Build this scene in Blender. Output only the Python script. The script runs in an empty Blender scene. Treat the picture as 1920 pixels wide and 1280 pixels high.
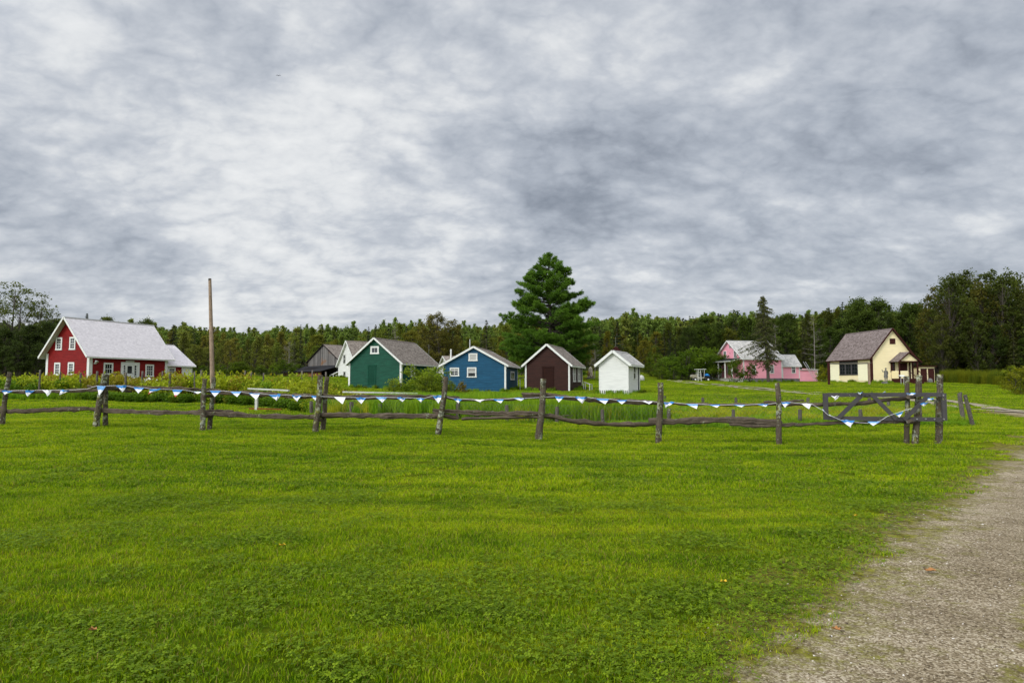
import bpy, math, random
import numpy as np
from mathutils import Vector
random.seed(7)
RNG = np.random.default_rng(7)
SC = bpy.context.scene
COL = SC.collection
R = math.radians

# ------------------------------------------------------------------ camera
CAM_H = 1.6
FOC = 1280.0                      # focal length in pixels of the 1920 px wide photograph
PITCH = math.atan(80 / 1280)
cam_data = bpy.data.cameras.new('camera')
cam_data.lens = 24
cam_data.sensor_width = 36
cam_data.clip_start = 0.05
cam_data.clip_end = 6000
cam = bpy.data.objects.new('camera', cam_data)
cam.location = (0, 0, CAM_H)
cam.rotation_euler = (math.pi / 2 + PITCH, 0, 0)
COL.objects.link(cam)
SC.camera = cam

# ------------------------------------------------------------------ render / exposure
SC.view_settings.view_transform = 'Standard'
SC.view_settings.look = 'None'
SC.view_settings.exposure = 0.0
SC.view_settings.gamma = 1.0
SC.view_settings.use_curve_mapping = False
SC.cycles.max_bounces = 5
SC.cycles.diffuse_bounces = 3
SC.cycles.glossy_bounces = 2
SC.cycles.transmission_bounces = 2
SC.cycles.transparent_max_bounces = 4
SC.cycles.use_denoising = True

# ------------------------------------------------------------------ sun and overcast sky
SUN_DIR = Vector((-0.52, -0.62, 0.60)).normalized()      # towards the sun: behind the camera, to the left
SUN_EL = math.asin(SUN_DIR.z)
SUN_AZ = math.atan2(SUN_DIR.x, SUN_DIR.y)
sun_data = bpy.data.lights.new('sun', 'SUN')
sun_data.energy = 1.5
sun_data.angle = R(10)
sun_data.color = (1.0, 0.96, 0.88)
sun = bpy.data.objects.new('sun', sun_data)
sun.rotation_euler = (-SUN_DIR).to_track_quat('-Z', 'Y').to_euler()
sun.location = (0, 0, 60)
COL.objects.link(sun)

world = bpy.data.worlds.new('World')
SC.world = world
world.use_nodes = True
NT = world.node_tree
NT.nodes.clear()

class G:
    """small helper to write node graphs"""
    def __init__(s, nt): s.nt = nt
    def n(s, typ, **kw):
        nd = s.nt.nodes.new(typ)
        for k, v in kw.items(): setattr(nd, k, v)
        return nd
    def put(s, sock, v):
        if v is None: return
        if hasattr(v, 'is_output') or hasattr(v, 'links'): s.nt.links.new(v, sock)
        else: sock.default_value = v
    def math(s, op, a, b=None, c=None, clamp=False):
        nd = s.n('ShaderNodeMath', operation=op, use_clamp=clamp)
        s.put(nd.inputs[0], a); s.put(nd.inputs[1], b); s.put(nd.inputs[2], c)
        return nd.outputs[0]
    def vmath(s, op, a, b=None):
        nd = s.n('ShaderNodeVectorMath', operation=op)
        s.put(nd.inputs[0], a); s.put(nd.inputs[1], b)
        return nd.outputs['Value'] if op in ('DOT_PRODUCT', 'LENGTH', 'DISTANCE') else nd.outputs['Vector']
    def noise(s, vec, scale, detail=4, rough=0.5, dist=0.0):
        nd = s.n('ShaderNodeTexNoise')
        s.put(nd.inputs['Vector'], vec); nd.inputs['Scale'].default_value = scale
        nd.inputs['Detail'].default_value = detail; nd.inputs['Roughness'].default_value = rough
        nd.inputs['Distortion'].default_value = dist
        return nd.outputs['Fac']
    def voro(s, vec, scale, feature='F1', out='Distance', rnd=1.0):
        nd = s.n('ShaderNodeTexVoronoi', feature=feature)
        s.put(nd.inputs['Vector'], vec); nd.inputs['Scale'].default_value = scale
        nd.inputs['Randomness'].default_value = rnd
        return nd.outputs[out]
    def ramp(s, fac, stops, interp='LINEAR'):
        nd = s.n('ShaderNodeValToRGB'); cr = nd.color_ramp; cr.interpolation = interp
        while len(cr.elements) < len(stops): cr.elements.new(0.5)
        for e, (p, c) in zip(cr.elements, stops):
            e.position = p; e.color = (*c, 1) if len(c) == 3 else c
        s.put(nd.inputs[0], fac)
        return nd.outputs[0]
    def rng(s, v, a, b, c=0.0, d=1.0, smooth=False):
        nd = s.n('ShaderNodeMapRange'); nd.clamp = True
        if smooth: nd.interpolation_type = 'SMOOTHSTEP'
        s.put(nd.inputs[0], v)
        for i, x in enumerate((a, b, c, d)): s.put(nd.inputs[i + 1], x)
        return nd.outputs[0]
    def mix(s, f, a, b, mode='MIX'):
        nd = s.n('ShaderNodeMix', data_type='RGBA', blend_type=mode)
        s.put(nd.inputs[0], f)
        s.put(nd.inputs[6], (*a, 1) if isinstance(a, tuple) and len(a) == 3 else a)
        s.put(nd.inputs[7], (*b, 1) if isinstance(b, tuple) and len(b) == 3 else b)
        return nd.outputs[2]
    def mapping(s, vec, scale=(1, 1, 1), rot=(0, 0, 0), loc=(0, 0, 0)):
        nd = s.n('ShaderNodeMapping'); s.put(nd.inputs['Vector'], vec)
        nd.inputs['Scale'].default_value = scale; nd.inputs['Rotation'].default_value = rot
        nd.inputs['Location'].default_value = loc
        return nd.outputs[0]

def pix_dir(px, py):
    u = (px - 960) / FOC; v = (640 - py) / FOC
    d = Vector((u, math.cos(PITCH) - v * math.sin(PITCH), math.sin(PITCH) + v * math.cos(PITCH)))
    return d.normalized()

def build_sky():
    g = G(NT)
    out = g.n('ShaderNodeOutputWorld'); bg = g.n('ShaderNodeBackground')
    tc = g.n('ShaderNodeTexCoord')
    d = g.vmath('NORMALIZE', tc.outputs['Generated'])
    sep = g.n('ShaderNodeSeparateXYZ'); g.put(sep.inputs[0], d)
    z = g.math('MAXIMUM', sep.outputs[2], 0.0)
    den = g.math('ADD', z, 0.42)
    cx = g.math('DIVIDE', sep.outputs[0], den); cy = g.math('DIVIDE', sep.outputs[1], den)
    comb = g.n('ShaderNodeCombineXYZ'); g.put(comb.inputs[0], cx); g.put(comb.inputs[1], cy)
    p = comb.outputs[0]
    # drift of the cloud streaks
    ps = g.mapping(p, scale=(0.9, 1.15, 1), rot=(0, 0, R(-20)))
    big = g.noise(ps, 1.3, 2, 0.5, 0.5)
    med = g.noise(ps, 4.4, 9, 0.62, 0.15)
    pf = g.mapping(p, scale=(1.0, 1.35, 1), rot=(0, 0, R(-24)))
    f0 = g.noise(pf, 6.0, 4, 0.50, 0.25)
    f1 = g.noise(g.mapping(p, scale=(1.0, 1.2, 1), rot=(0, 0, R(15)), loc=(3, 1, 0)), 15.0, 4, 0.55, 0.2)
    b0 = g.math('MINIMUM', g.math('MULTIPLY', g.math('ABSOLUTE', g.math('SUBTRACT', f0, 0.5)), 6.0), 1.0)      # rounded billows with darker creases
    b1 = g.math('MINIMUM', g.math('MULTIPLY', g.math('ABSOLUTE', g.math('SUBTRACT', f1, 0.5)), 6.0), 1.0)
    fine = g.math('MULTIPLY_ADD', b1, 0.45, g.math('MULTIPLY', b0, 1.0))
    # farther off the deck is seen edge on: long thin layers
    low = g.math('ADD', z, 0.10)
    c2 = g.n('ShaderNodeCombineXYZ'); g.put(c2.inputs[0], g.math('DIVIDE', sep.outputs[0], low)); g.put(c2.inputs[1], g.math('DIVIDE', sep.outputs[1], low))
    streak = g.noise(g.mapping(c2.outputs[0], scale=(0.55, 1.3, 1), rot=(0, 0, R(-10))), 1.9, 7, 0.62, 0.4)
    v = g.math('MULTIPLY', g.math('SUBTRACT', big, 0.5), 0.30)
    v = g.math('MULTIPLY_ADD', g.math('SUBTRACT', med, 0.5), 0.82, v)
    v = g.math('MULTIPLY_ADD', g.math('SUBTRACT', fine, 0.65), 0.15, v)
    v = g.math('MULTIPLY_ADD', g.math('SUBTRACT', streak, 0.5), g.rng(z, 0.0, 0.22, 0.75, 0.0), v)
    # the thick and thin places of this cloud deck, by direction in the sky
    wob = g.n('ShaderNodeTexNoise'); g.put(wob.inputs['Vector'], d); wob.inputs['Scale'].default_value = 5.0
    wob.inputs['Detail'].default_value = 5
    wv = g.vmath('SUBTRACT', wob.outputs['Color'], (0.5, 0.5, 0.5))
    sc_ = g.n('ShaderNodeVectorMath', operation='SCALE'); g.put(sc_.inputs[0], wv); sc_.inputs['Scale'].default_value = 0.30
    dw = g.vmath('NORMALIZE', g.vmath('ADD', d, sc_.outputs[0]))
    spots = [  # px, py, angular radius (deg), amount
        (560, 250, 15, 0.13), (160, 470, 16, 0.03), (820, 300, 8, 0.06), (680, 150, 9, 0.12), (420, 270, 8, .06), (1000, 150, 8, .07),
        (500, 20, 9, -0.20), (800, -10, 8, -0.12), (450, 80, 5, -.08),
        (1010, 270, 6.0, -0.19), (1050, 410, 6.5, -0.20), (1150, 300, 5, -.08), (830, 270, 4, -0.08),
        (1450, 480, 16, -0.03), (1800, 330, 20, -0.06), (1600, 150, 14, -.02), (1250, 130, 9, 0.05),
        (60, 390, 9, -0.09), (200, 120, 10, 0.03), (740, 560, 12, 0.06), (1850, 60, 12, -0.02)]
    for (px, py, rad, amt) in spots:
        c = pix_dir(px, py)
        dist = g.vmath('DISTANCE', dw, tuple(c))
        f = g.rng(dist, 0.0, R(rad) * 1.5, 1.0, 0.0, smooth=True)
        v = g.math('MULTIPLY_ADD', f, amt, v)
    v = g.math('ADD', v, 0.66)
    col = g.ramp(v, [(0.12, (0.195, 0.225, 0.275)), (0.34, (0.31, 0.345, 0.405)), (0.50, (0.44, 0.48, 0.545)),
                     (0.66, (0.585, 0.62, 0.675)), (0.82, (0.79, 0.81, 0.83)), (1.0, (0.93, 0.94, 0.94))])
    # added glow: sky brightened around the hidden sun, behind the camera, to light the scene
    sd = g.vmath('DOT_PRODUCT', d, tuple(SUN_DIR))
    lobe = g.rng(sd, 0.0, 1.0, 0.0, 1.0)
    lobe = g.math('POWER', lobe, 1.6)
    boost = g.math('MULTIPLY_ADD', lobe, SKY_BOOST, 1.0)
    nd = g.n('ShaderNodeVectorMath', operation='SCALE'); g.put(nd.inputs[0], col); g.put(nd.inputs['Scale'], boost)
    sky = g.n('ShaderNodeTexSky', sky_type='NISHITA'); sky.sun_disc = False
    sky.sun_elevation = SUN_EL; sky.sun_rotation = SUN_AZ
    sky.dust_density = 2.0
    g.put(bg.inputs[0], nd.outputs[0]); bg.inputs[1].default_value = 1.0
    bg2 = g.n('ShaderNodeBackground'); g.put(bg2.inputs[0], sky.outputs[0]); bg2.inputs[1].default_value = 0.08
    mx = g.n('ShaderNodeMixShader'); mx.inputs[0].default_value = 0.92
    g.nt.links.new(bg2.outputs[0], mx.inputs[1]); g.nt.links.new(bg.outputs[0], mx.inputs[2])
    g.nt.links.new(mx.outputs[0], out.inputs[0])
SKY_BOOST = 3.2
build_sky()

# ------------------------------------------------------------------ pixel helpers
def P(px, py, Y):
    """the world point seen at a pixel of the photograph, at distance Y in front of the camera"""
    u = (px - 960) / FOC; v = (640 - py) / FOC
    dy = math.cos(PITCH) - v * math.sin(PITCH); dz = math.sin(PITCH) + v * math.cos(PITCH)
    s = Y / dy
    return Vector((u * s, Y, CAM_H + dz * s))

CTRL = [(-6, -40, -.1), (40, -40, -.3), (-60, -40, .2), (0, 0, 0), (-6, 3, 0), (5, 3, 0), (-8, 9, .08), (8, 9, 0), (0, 8, .02), (25, 0, -.2), (-30, 0, .3)]
for (px, py, Y) in [(0, 795, 20.2), (180, 801, 19.8), (385, 806, 19.3), (600, 808, 18.9), (820, 815, 18.36), (1010, 824, 18.0),
                    (1236, 830, 17.5), (1462, 834, 17.1), (1715, 832, 16.6),
                    (0, 748, 45), (300, 755, 42), (450, 761, 38), (580, 776, 31), (650, 776, 27), (1000, 792, 23), (1252, 800, 21.5),
                    (1495, 794, 22.5), (1810, 796, 21.5), (752, 728, 70), (653, 727, 72), (948, 734, 60), (1068, 733, 60),
                    (1178, 739, 54), (1150, 697, 120), (1300, 713, 105), (1395, 716, 105), (1534, 716, 106), (1634, 717, 85),
                    (1737, 718, 86), (1800, 717, 90), (1890, 727, 78), (165, 715, 72), (340, 714, 80), (50, 705, 95), (450, 703, 112),
                    (750, 706, 100), (1000, 690, 150), (100, 690, 150), (1600, 690, 150), (1900, 700, 130)]:
    p = P(px, py, Y); CTRL.append((p.x, p.y, p.z))
CTRL += [(0, 350, 24), (60, 330, 24), (130, 300, 20), (-100, 260, 11), (-250, 260, 11), (160, 200, 11), (260, 220, 12), (0, 240, 13),
         (700, 400, 30), (-700, 400, 20), (0, 900, 50), (-600, 0, 3), (600, 0, 0), (0, -400, -3), (-700, -400, 0), (700, -400, 0), (700, 900, 50), (-700, 900, 40)]
_c = np.array(CTRL, float)
def _phi(r): return r
def _fit():
    n = len(_c)
    A = np.zeros((n + 3, n + 3))
    d = np.hypot(_c[:, None, 0] - _c[None, :, 0], _c[:, None, 1] - _c[None, :, 1])
    A[:n, :n] = _phi(np.sqrt(d * d + 4.0)); A[:n, :n] -= np.eye(n) * 0.6
    A[:n, n] = 1; A[:n, n + 1:] = _c[:, :2]; A[n, :n] = 1; A[n + 1:, :n] = _c[:, :2].T
    b = np.zeros(n + 3); b[:n] = _c[:, 2]
    return np.linalg.solve(A, b)
_w = _fit()
def ground_np(x, y):
    x = np.asarray(x, float); y = np.asarray(y, float); sh = x.shape
    x = x.ravel(); y = y.ravel(); out = np.empty_like(x)
    for i in range(0, len(x), 20000):
        xs = x[i:i + 20000]; ys = y[i:i + 20000]
        d = np.hypot(xs[:, None] - _c[None, :, 0], ys[:, None] - _c[None, :, 1])
        out[i:i + 20000] = _phi(np.sqrt(d * d + 4.0)) @ _w[:len(_c)] + _w[len(_c)] + _w[len(_c) + 1] * xs + _w[len(_c) + 2] * ys
    out += 0.016 * np.sin(x * 1.9 + 0.7 * np.sin(y * 1.3)) * np.sin(y * 2.3 + 0.8 * np.sin(x * .9)) + 0.02 * np.sin(x * .8 + y * .55)
    return out.reshape(sh)
def gz(x, y): return float(ground_np(np.array([x]), np.array([y]))[0])
def gp(px, py, y0=2.5, y1=260):
    """where the ray through a pixel meets the ground"""
    ys = np.geomspace(y0, y1, 500); pts = [P(px, py, Y) for Y in ys]
    gr = ground_np(np.array([p.x for p in pts]), np.array([p.y for p in pts]))
    for i, p in enumerate(pts):
        if p.z < gr[i]: return Vector((p.x, p.y, gr[i]))
    return Vector((pts[-1].x, pts[-1].y, gr[-1]))
def on_ground(px, Y):
    x = P(px, 720, Y).x
    return Vector((x, Y, gz(x, Y)))
def height_to(px, py, Y):
    """height above the ground that reaches the pixel row py at distance Y"""
    p = P(px, py, Y); return p.z - gz(p.x, p.y)

# ------------------------------------------------------------------ tags, objects
def tag(o, label=None, cat=None, group=None, kind=None):
    if label: o['label'] = label
    if cat: o['category'] = cat
    if group: o['group'] = group
    if kind: o['kind'] = kind
    return o
def empty(name, loc, label=None, cat=None, group=None, rz=0.0):
    o = bpy.data.objects.new(name, None); o.empty_display_size = 0.3
    o.location = loc; o.rotation_euler = (0, 0, rz); COL.objects.link(o)
    tag(o, label, cat, group)
    return o
def copy_tree(o, parent=None):
    c = o.copy(); COL.objects.link(c); c.parent = parent
    for ch in o.children: copy_tree(ch, c)
    return c

class MB:
    def __init__(s): s.v = []; s.f = []; s.m = []; s.uv = {}; s.cur = 0
    def vert(s, p): s.v.append((p[0], p[1], p[2])); return len(s.v) - 1
    def face(s, pts, uvs=None):
        i = [s.vert(p) for p in pts]; s.f.append(i); s.m.append(s.cur)
        if uvs: s.uv[len(s.f) - 1] = uvs
        return i
    def box(s, c, ax, ay, az, hx, hy, hz):
        """box at centre c with unit axes and half sizes"""
        c = Vector(c); ax = Vector(ax) * hx; ay = Vector(ay) * hy; az = Vector(az) * hz
        P8 = [c + a * ax + b * ay + d * az for d in (-1, 1) for b in (-1, 1) for a in (-1, 1)]
        b0 = len(s.v)
        for p in P8: s.v.append(tuple(p))
        for q in ((0, 2, 3, 1), (4, 5, 7, 6), (0, 1, 5, 4), (2, 6, 7, 3), (0, 4, 6, 2), (1, 3, 7, 5)):
            s.f.append([b0 + k for k in q]); s.m.append(s.cur)
    def abox(s, c, hx, hy, hz): s.box(c, (1, 0, 0), (0, 1, 0), (0, 0, 1), hx, hy, hz)
    def bar(s, a, b, w, h, up=(0, 0, 1)):
        a = Vector(a); b = Vector(b); d = b - a; L = d.length; d.normalize(); up = Vector(up)
        sd = d.cross(up)
        if sd.length < 1e-4: sd = d.cross(Vector((1, 0, 0)))
        sd.normalize(); u2 = sd.cross(d)
        s.box((a + b) / 2, d, sd, u2, L / 2, w / 2, h / 2)
    def tube(s, path, rad, n=8, cap=True, jit=0.0, flat=1.0, rnd=random):
        path = [Vector(p) for p in path]
        if not hasattr(rad, '__len__'): rad = [rad] * len(path)
        rings = []; L = 0.0
        d0 = (path[1] - path[0]).normalized()
        ref = Vector((0, 0, 1)) if abs(d0.z) < 0.8 else Vector((1, 0, 0))
        lob = [1 + jit * rnd.uniform(-1, 1) for _ in range(n)]
        for i, p in enumerate(path):
            d = (path[min(i + 1, len(path) - 1)] - path[max(i - 1, 0)]).normalized()
            a = d.cross(ref).normalized(); b = a.cross(d)
            if i: L += (p - path[i - 1]).length
            ring = []
            for k in range(n):
                t = 2 * math.pi * k / n
                r = rad[i] * lob[k] * (1 + jit * 0.5 * rnd.uniform(-1, 1))
                ring.append(s.vert(p + a * math.cos(t) * r + b * math.sin(t) * r * flat))
            rings.append((ring, L))
        for (r0, l0), (r1, l1) in zip(rings, rings[1:]):
            for k in range(n):
                s.f.append([r0[k], r0[(k + 1) % n], r1[(k + 1) % n], r1[k]]); s.m.append(s.cur)
                s.uv[len(s.f) - 1] = [(k / n, l0), ((k + 1) / n, l0), ((k + 1) / n, l1), (k / n, l1)]
        if cap:
            s.f.append(list(reversed(rings[0][0]))); s.m.append(s.cur)
            s.f.append(list(rings[-1][0])); s.m.append(s.cur)
    def build(s, name, mats, parent=None, origin=None, smooth=False, link=True):
        if not isinstance(mats, (list, tuple)): mats = [mats]
        if origin is None: origin = parent_origin(parent) if parent else Vector((0, 0, 0))
        me = bpy.data.meshes.new(name)
        me.from_pydata([(x - origin[0], y - origin[1], z - origin[2]) for x, y, z in s.v], [], s.f)
        for m in mats: me.materials.append(m)
        if len(mats) > 1: me.polygons.foreach_set('material_index', s.m)
        if s.uv:
            uvl = me.uv_layers.new(name='UVMap'); arr = np.zeros((len(me.loops), 2))
            for fi, uvs in s.uv.items():
                ls = me.polygons[fi].loop_start
                for k, q in enumerate(uvs): arr[ls + k] = q
            uvl.data.foreach_set('uv', arr.ravel())
        if smooth: me.polygons.foreach_set('use_smooth', [True] * len(me.polygons))
        me.update()
        o = bpy.data.objects.new(name, me)
        if link: COL.objects.link(o)
        if parent: o.parent = parent
        else: o.location = origin
        return o
def parent_origin(o):
    v = Vector((0, 0, 0))
    while o: v += o.location; o = o.parent
    return v
# ------------------------------------------------------------------ materials
def mat(name, fn):
    m = bpy.data.materials.new(name); m.use_nodes = True
    nt = m.node_tree; nt.nodes.clear(); g = G(nt)
    out = g.n('ShaderNodeOutputMaterial'); b = g.n('ShaderNodeBsdfPrincipled')
    b.inputs['Specular IOR Level'].default_value = 0.10
    nt.links.new(b.outputs[0], out.inputs[0])
    fn(g, b, out)
    return m
def bump(g, b, h, strength=0.5, dist=0.02):
    nd = g.n('ShaderNodeBump'); nd.inputs['Strength'].default_value = strength; nd.inputs['Distance'].default_value = dist
    g.put(nd.inputs['Height'], h); g.nt.links.new(nd.outputs[0], b.inputs['Normal'])
def opos(g): return g.n('ShaderNodeTexCoord').outputs['Object']
def wpos(g): return g.n('ShaderNodeNewGeometry').outputs['Position']

def paint(name, c, var=0.12, rough=0.6, worn=None, streak=True):
    """old paint on boards: faint weathering, streaks, chips of bare wood"""
    def fn(g, b, out):
        p = opos(g)
        n = g.noise(g.mapping(p, scale=(1, 1, 6)) if streak else p, 1.3, 5, 0.6)
        lo = tuple(x * (1 - var) for x in c); hi = tuple(min(1, x * (1 + var)) for x in c)
        col = g.ramp(n, [(0.3, lo), (0.7, hi)])
        if worn:
            w = g.noise(g.mapping(p, scale=(1.5, 1.5, 9)), 2.2, 6, 0.7)
            col = g.mix(g.rng(w, 0.66, 0.74), col, worn)
        b.inputs['Roughness'].default_value = rough
        g.put(b.inputs['Base Color'], col)
    return mat(name, fn)

def shingles(name, lo, hi, rough=0.85):
    """wooden shingles laid in rows; uv is in metres, v runs down the slope"""
    def fn(g, b, out):
        uv = g.n('ShaderNodeTexCoord').outputs['UV']
        br = g.n('ShaderNodeTexBrick'); g.put(br.inputs['Vector'], uv)
        br.offset = 0.5; br.squash = 1.0
        br.inputs['Scale'].default_value = 1.0; br.inputs['Brick Width'].default_value = 0.26; br.inputs['Row Height'].default_value = 0.17
        br.inputs['Mortar Size'].default_value = 0.012; br.inputs['Bias'].default_value = 0.0
        br.inputs['Color1'].default_value = (0, 0, 0, 1); br.inputs['Color2'].default_value = (1, 1, 1, 1); br.inputs['Mortar'].default_value = (0.1, 0.1, 0.1, 1)
        rnd = g.n('ShaderNodeSeparateColor'); g.put(rnd.inputs[0], br.outputs[0])
        n1 = g.noise(g.mapping(uv, scale=(0.5, 1.0, 1)), 1.1, 6, 0.7)
        n2 = g.noise(g.mapping(uv, scale=(1.0, 4.0, 1)), 2.4, 4, 0.6)
        f = g.math('MULTIPLY', rnd.outputs[0], 0.38)
        f = g.math('MULTIPLY_ADD', n1, 0.45, f); f = g.math('MULTIPLY_ADD', n2, 0.35, f)
        mid = tuple((a + c) / 2 for a, c in zip(lo, hi))
        g.put(b.inputs['Base Color'], g.ramp(f, [(0.32, lo), (0.58, mid), (0.86, hi)]))
        b.inputs['Roughness'].default_value = rough
        sep = g.n('ShaderNodeSeparateXYZ'); g.put(sep.inputs[0], uv)
        saw = g.math('FRACT', g.math('DIVIDE', sep.outputs[1], 0.17))
        bump(g, b, g.math('ADD', saw, g.math('MULTIPLY', rnd.outputs[0], 0.4)), 0.6, 0.03)
    return mat(name, fn)

def boards_vertical(name, c1, c2, w=0.22):
    def fn(g, b, out):
        uv = g.n('ShaderNodeTexCoord').outputs['UV']
        sep = g.n('ShaderNodeSeparateXYZ'); g.put(sep.inputs[0], uv)
        q = g.math('DIVIDE', sep.outputs[0], w); cell = g.math('FLOOR', q); fr = g.math('FRACT', q)
        wn = g.n('ShaderNodeTexWhiteNoise', noise_dimensions='1D'); g.put(wn.inputs['W'], cell)
        n = g.noise(g.mapping(uv, scale=(9, 0.8, 1)), 1.0, 5, 0.7)
        n3 = g.noise(uv, 0.55, 3)
        f = g.math('MULTIPLY_ADD', wn.outputs[0], 0.35, g.math('MULTIPLY', n, 0.5)); f = g.math('MULTIPLY_ADD', n3, 0.3, f)
        col = g.ramp(f, [(0.25, c1), (0.75, c2)])
        col = g.mix(g.rng(n3, 0.56, 0.70), col, (0.19, 0.095, 0.045))
        edge = g.math('GREATER_THAN', g.math('ABSOLUTE', g.math('SUBTRACT', fr, 0.5)), 0.455)
        g.put(b.inputs['Base Color'], g.mix(edge, col, (0.01, 0.01, 0.01)))
        b.inputs['Roughness'].default_value = 0.9
    return mat(name, fn)

def log_wood(name, lichen=0.5, dark=(0.028, 0.020, 0.014), light=(0.205, 0.160, 0.115)):
    """weathered grey logs, cracked along the grain, spotted with lichen"""
    def fn(g, b, out):
        uv = g.n('ShaderNodeTexCoord').outputs['UV']; p = opos(g)
        grain = g.noise(g.mapping(uv, scale=(14, 1.2, 1)), 2.0, 7, 0.75, 0.4)
        blot = g.noise(p, 4.5, 5, 0.6)
        f = g.math('MULTIPLY_ADD', grain, 0.7, g.math('MULTIPLY', blot, 0.35))
        col = g.ramp(f, [(0.34, dark), (0.52, tuple(x * .55 for x in light)), (0.70, light)])
        cr = g.rng(g.noise(g.mapping(uv, scale=(20, 0.7, 1)), 3.0, 3, 0.5), 0.60, 0.66)
        col = g.mix(cr, col, (0.018, 0.014, 0.012))
        l1 = g.noise(p, 16, 6, 0.75); l2 = g.noise(p, 3.2, 3, 0.5)
        lm = g.rng(g.math('MULTIPLY_ADD', l2, 0.7, l1), 1.02 - 0.2 * lichen, 1.08 - 0.2 * lichen)
        lc = g.ramp(g.noise(p, 8, 2), [(0.4, (0.20, 0.20, 0.045)), (0.55, (0.36, 0.37, 0.28)), (0.7, (0.05, 0.055, 0.025))])
        g.put(b.inputs['Base Color'], g.mix(lm, col, lc))
        b.inputs['Roughness'].default_value = 0.95
        bump(g, b, g.math('ADD', grain, g.math('MULTIPLY', lm, 0.5)), 0.9, 0.03)
    return mat(name, fn)

def leafy(name, c1, c2, trans=0.35, tinted=True, rough=0.55, mul=1.0):
    """foliage: face tint from the mesh, tree tint from the object colour, light through the leaf"""
    def fn(g, b, out):
        at = g.n('ShaderNodeAttribute', attribute_name='tint', attribute_type='GEOMETRY')
        col = g.mix(at.outputs['Fac'], tuple(x * mul for x in c1), tuple(x * mul for x in c2))
        if tinted:
            oi = g.n('ShaderNodeObjectInfo')
            col = g.mix(1.0, col, oi.outputs['Color'], 'MULTIPLY')
        g.put(b.inputs['Base Color'], col); b.inputs['Roughness'].default_value = rough
        tr = g.n('ShaderNodeBsdfTranslucent'); g.put(tr.inputs[0], g.mix(1.0, col, (1.25, 1.3, 0.7), 'MULTIPLY'))
        mx = g.n('ShaderNodeMixShader'); mx.inputs[0].default_value = trans
        g.nt.links.new(b.outputs[0], mx.inputs[1]); g.nt.links.new(tr.outputs[0], mx.inputs[2])
        g.nt.links.new(mx.outputs[0], out.inputs[0])
    return mat(name, fn)

def plain(name, c, rough=0.6, metal=0.0, var=0.1):
    def fn(g, b, out):
        n = g.noise(opos(g), 3.0, 4)
        g.put(b.inputs['Base Color'], g.ramp(n, [(0.3, tuple(x * (1 - var) for x in c)), (0.7, tuple(min(1, x * (1 + var)) for x in c))]))
        b.inputs['Roughness'].default_value = rough; b.inputs['Metallic'].default_value = metal
    return mat(name, fn)
def glass_mat(name, c=(0.012, 0.015, 0.017)):
    def fn(g, b, out):
        b.inputs['Base Color'].default_value = (*c, 1); b.inputs['Roughness'].default_value = 0.08
        b.inputs['Specular IOR Level'].default_value = 0.5
    return mat(name, fn)
def grass_mix(g, p):
    """lawn colour by place: yellow-green and deeper patches, mown streaks"""
    n1 = g.noise(g.mapping(p, scale=(0.10, 0.16, 0)), 1.0, 4, 0.55)
    n2 = g.noise(g.mapping(p, scale=(0.9, 1.2, 0)), 1.0, 4, 0.6)
    n3 = g.noise(g.mapping(p, scale=(0.10, 1.6, 0), rot=(0, 0, R(6))), 1.0, 3, 0.5)
    f = g.math('MULTIPLY', n1, 0.40); f = g.math('MULTIPLY_ADD', n2, 0.30, f); f = g.math('MULTIPLY_ADD', n3, 0.40, f)
    return f
GRASS_STOPS = [(0.34, (0.048, 0.118, 0.002)), (0.48, (0.138, 0.245, 0.003)), (0.58, (0.250, 0.360, 0.004)), (0.72, (0.43, 0.48, 0.012))]
def blades(name, mul=1.0, dry=0.08):
    def fn(g, b, out):
        p = wpos(g); f = grass_mix(g, p)
        at = g.n('ShaderNodeAttribute', attribute_name='tint', attribute_type='GEOMETRY')
        f = g.math('ADD', f, g.math('MULTIPLY', g.math('SUBTRACT', at.outputs['Fac'], 0.5), 0.34))
        stops = [(a, tuple(x * mul for x in c)) for a, c in GRASS_STOPS]
        col = g.ramp(f, stops)
        dryf = g.math('GREATER_THAN', at.outputs['Fac'], 1.0 - dry)
        col = g.mix(dryf, col, (0.30 * mul, 0.24 * mul, 0.07 * mul))
        g.put(b.inputs['Base Color'], col); b.inputs['Roughness'].default_value = 0.5
        b.inputs['Specular IOR Level'].default_value = 0.12
        tr = g.n('ShaderNodeBsdfTranslucent'); g.put(tr.inputs[0], g.mix(1.0, col, (1.2, 1.25, 0.5), 'MULTIPLY'))
        mx = g.n('ShaderNodeMixShader'); mx.inputs[0].default_value = 0.4
        g.nt.links.new(b.outputs[0], mx.inputs[1]); g.nt.links.new(tr.outputs[0], mx.inputs[2])
        g.nt.links.new(mx.outputs[0], out.inputs[0])
    return mat(name, fn)

M = {}
M['white'] = paint('white_paint', (0.64, 0.64, 0.60), 0.08)
M['white_old'] = paint('old_white_paint', (0.48, 0.48, 0.43), 0.14)
M['red'] = paint('barn_red_paint', (0.185, 0.0105, 0.0095), 0.25, worn=(0.12, 0.03, 0.025))
M['green'] = paint('dark_green_paint', (0.008, 0.062, 0.036), 0.28, 0.5, worn=(0.04, 0.10, 0.075))
M['green_door'] = paint('green_door_paint', (0.005, 0.046, 0.026), 0.12, 0.5)
M['blue'] = paint('blue_paint', (0.010, 0.066, 0.125), 0.22, 0.5, worn=(0.05, 0.14, 0.21))
M['brown'] = paint('dark_brown_paint', (0.029, 0.0082, 0.0042), 0.3, 0.5)
M['brown_door'] = paint('brown_door_paint', (0.020, 0.0056, 0.0032), 0.15, 0.5)
M['pink'] = paint('pink_paint', (0.78, 0.33, 0.40), 0.05)
M['cream'] = paint('cream_paint', (0.84, 0.72, 0.44), 0.05)
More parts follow.
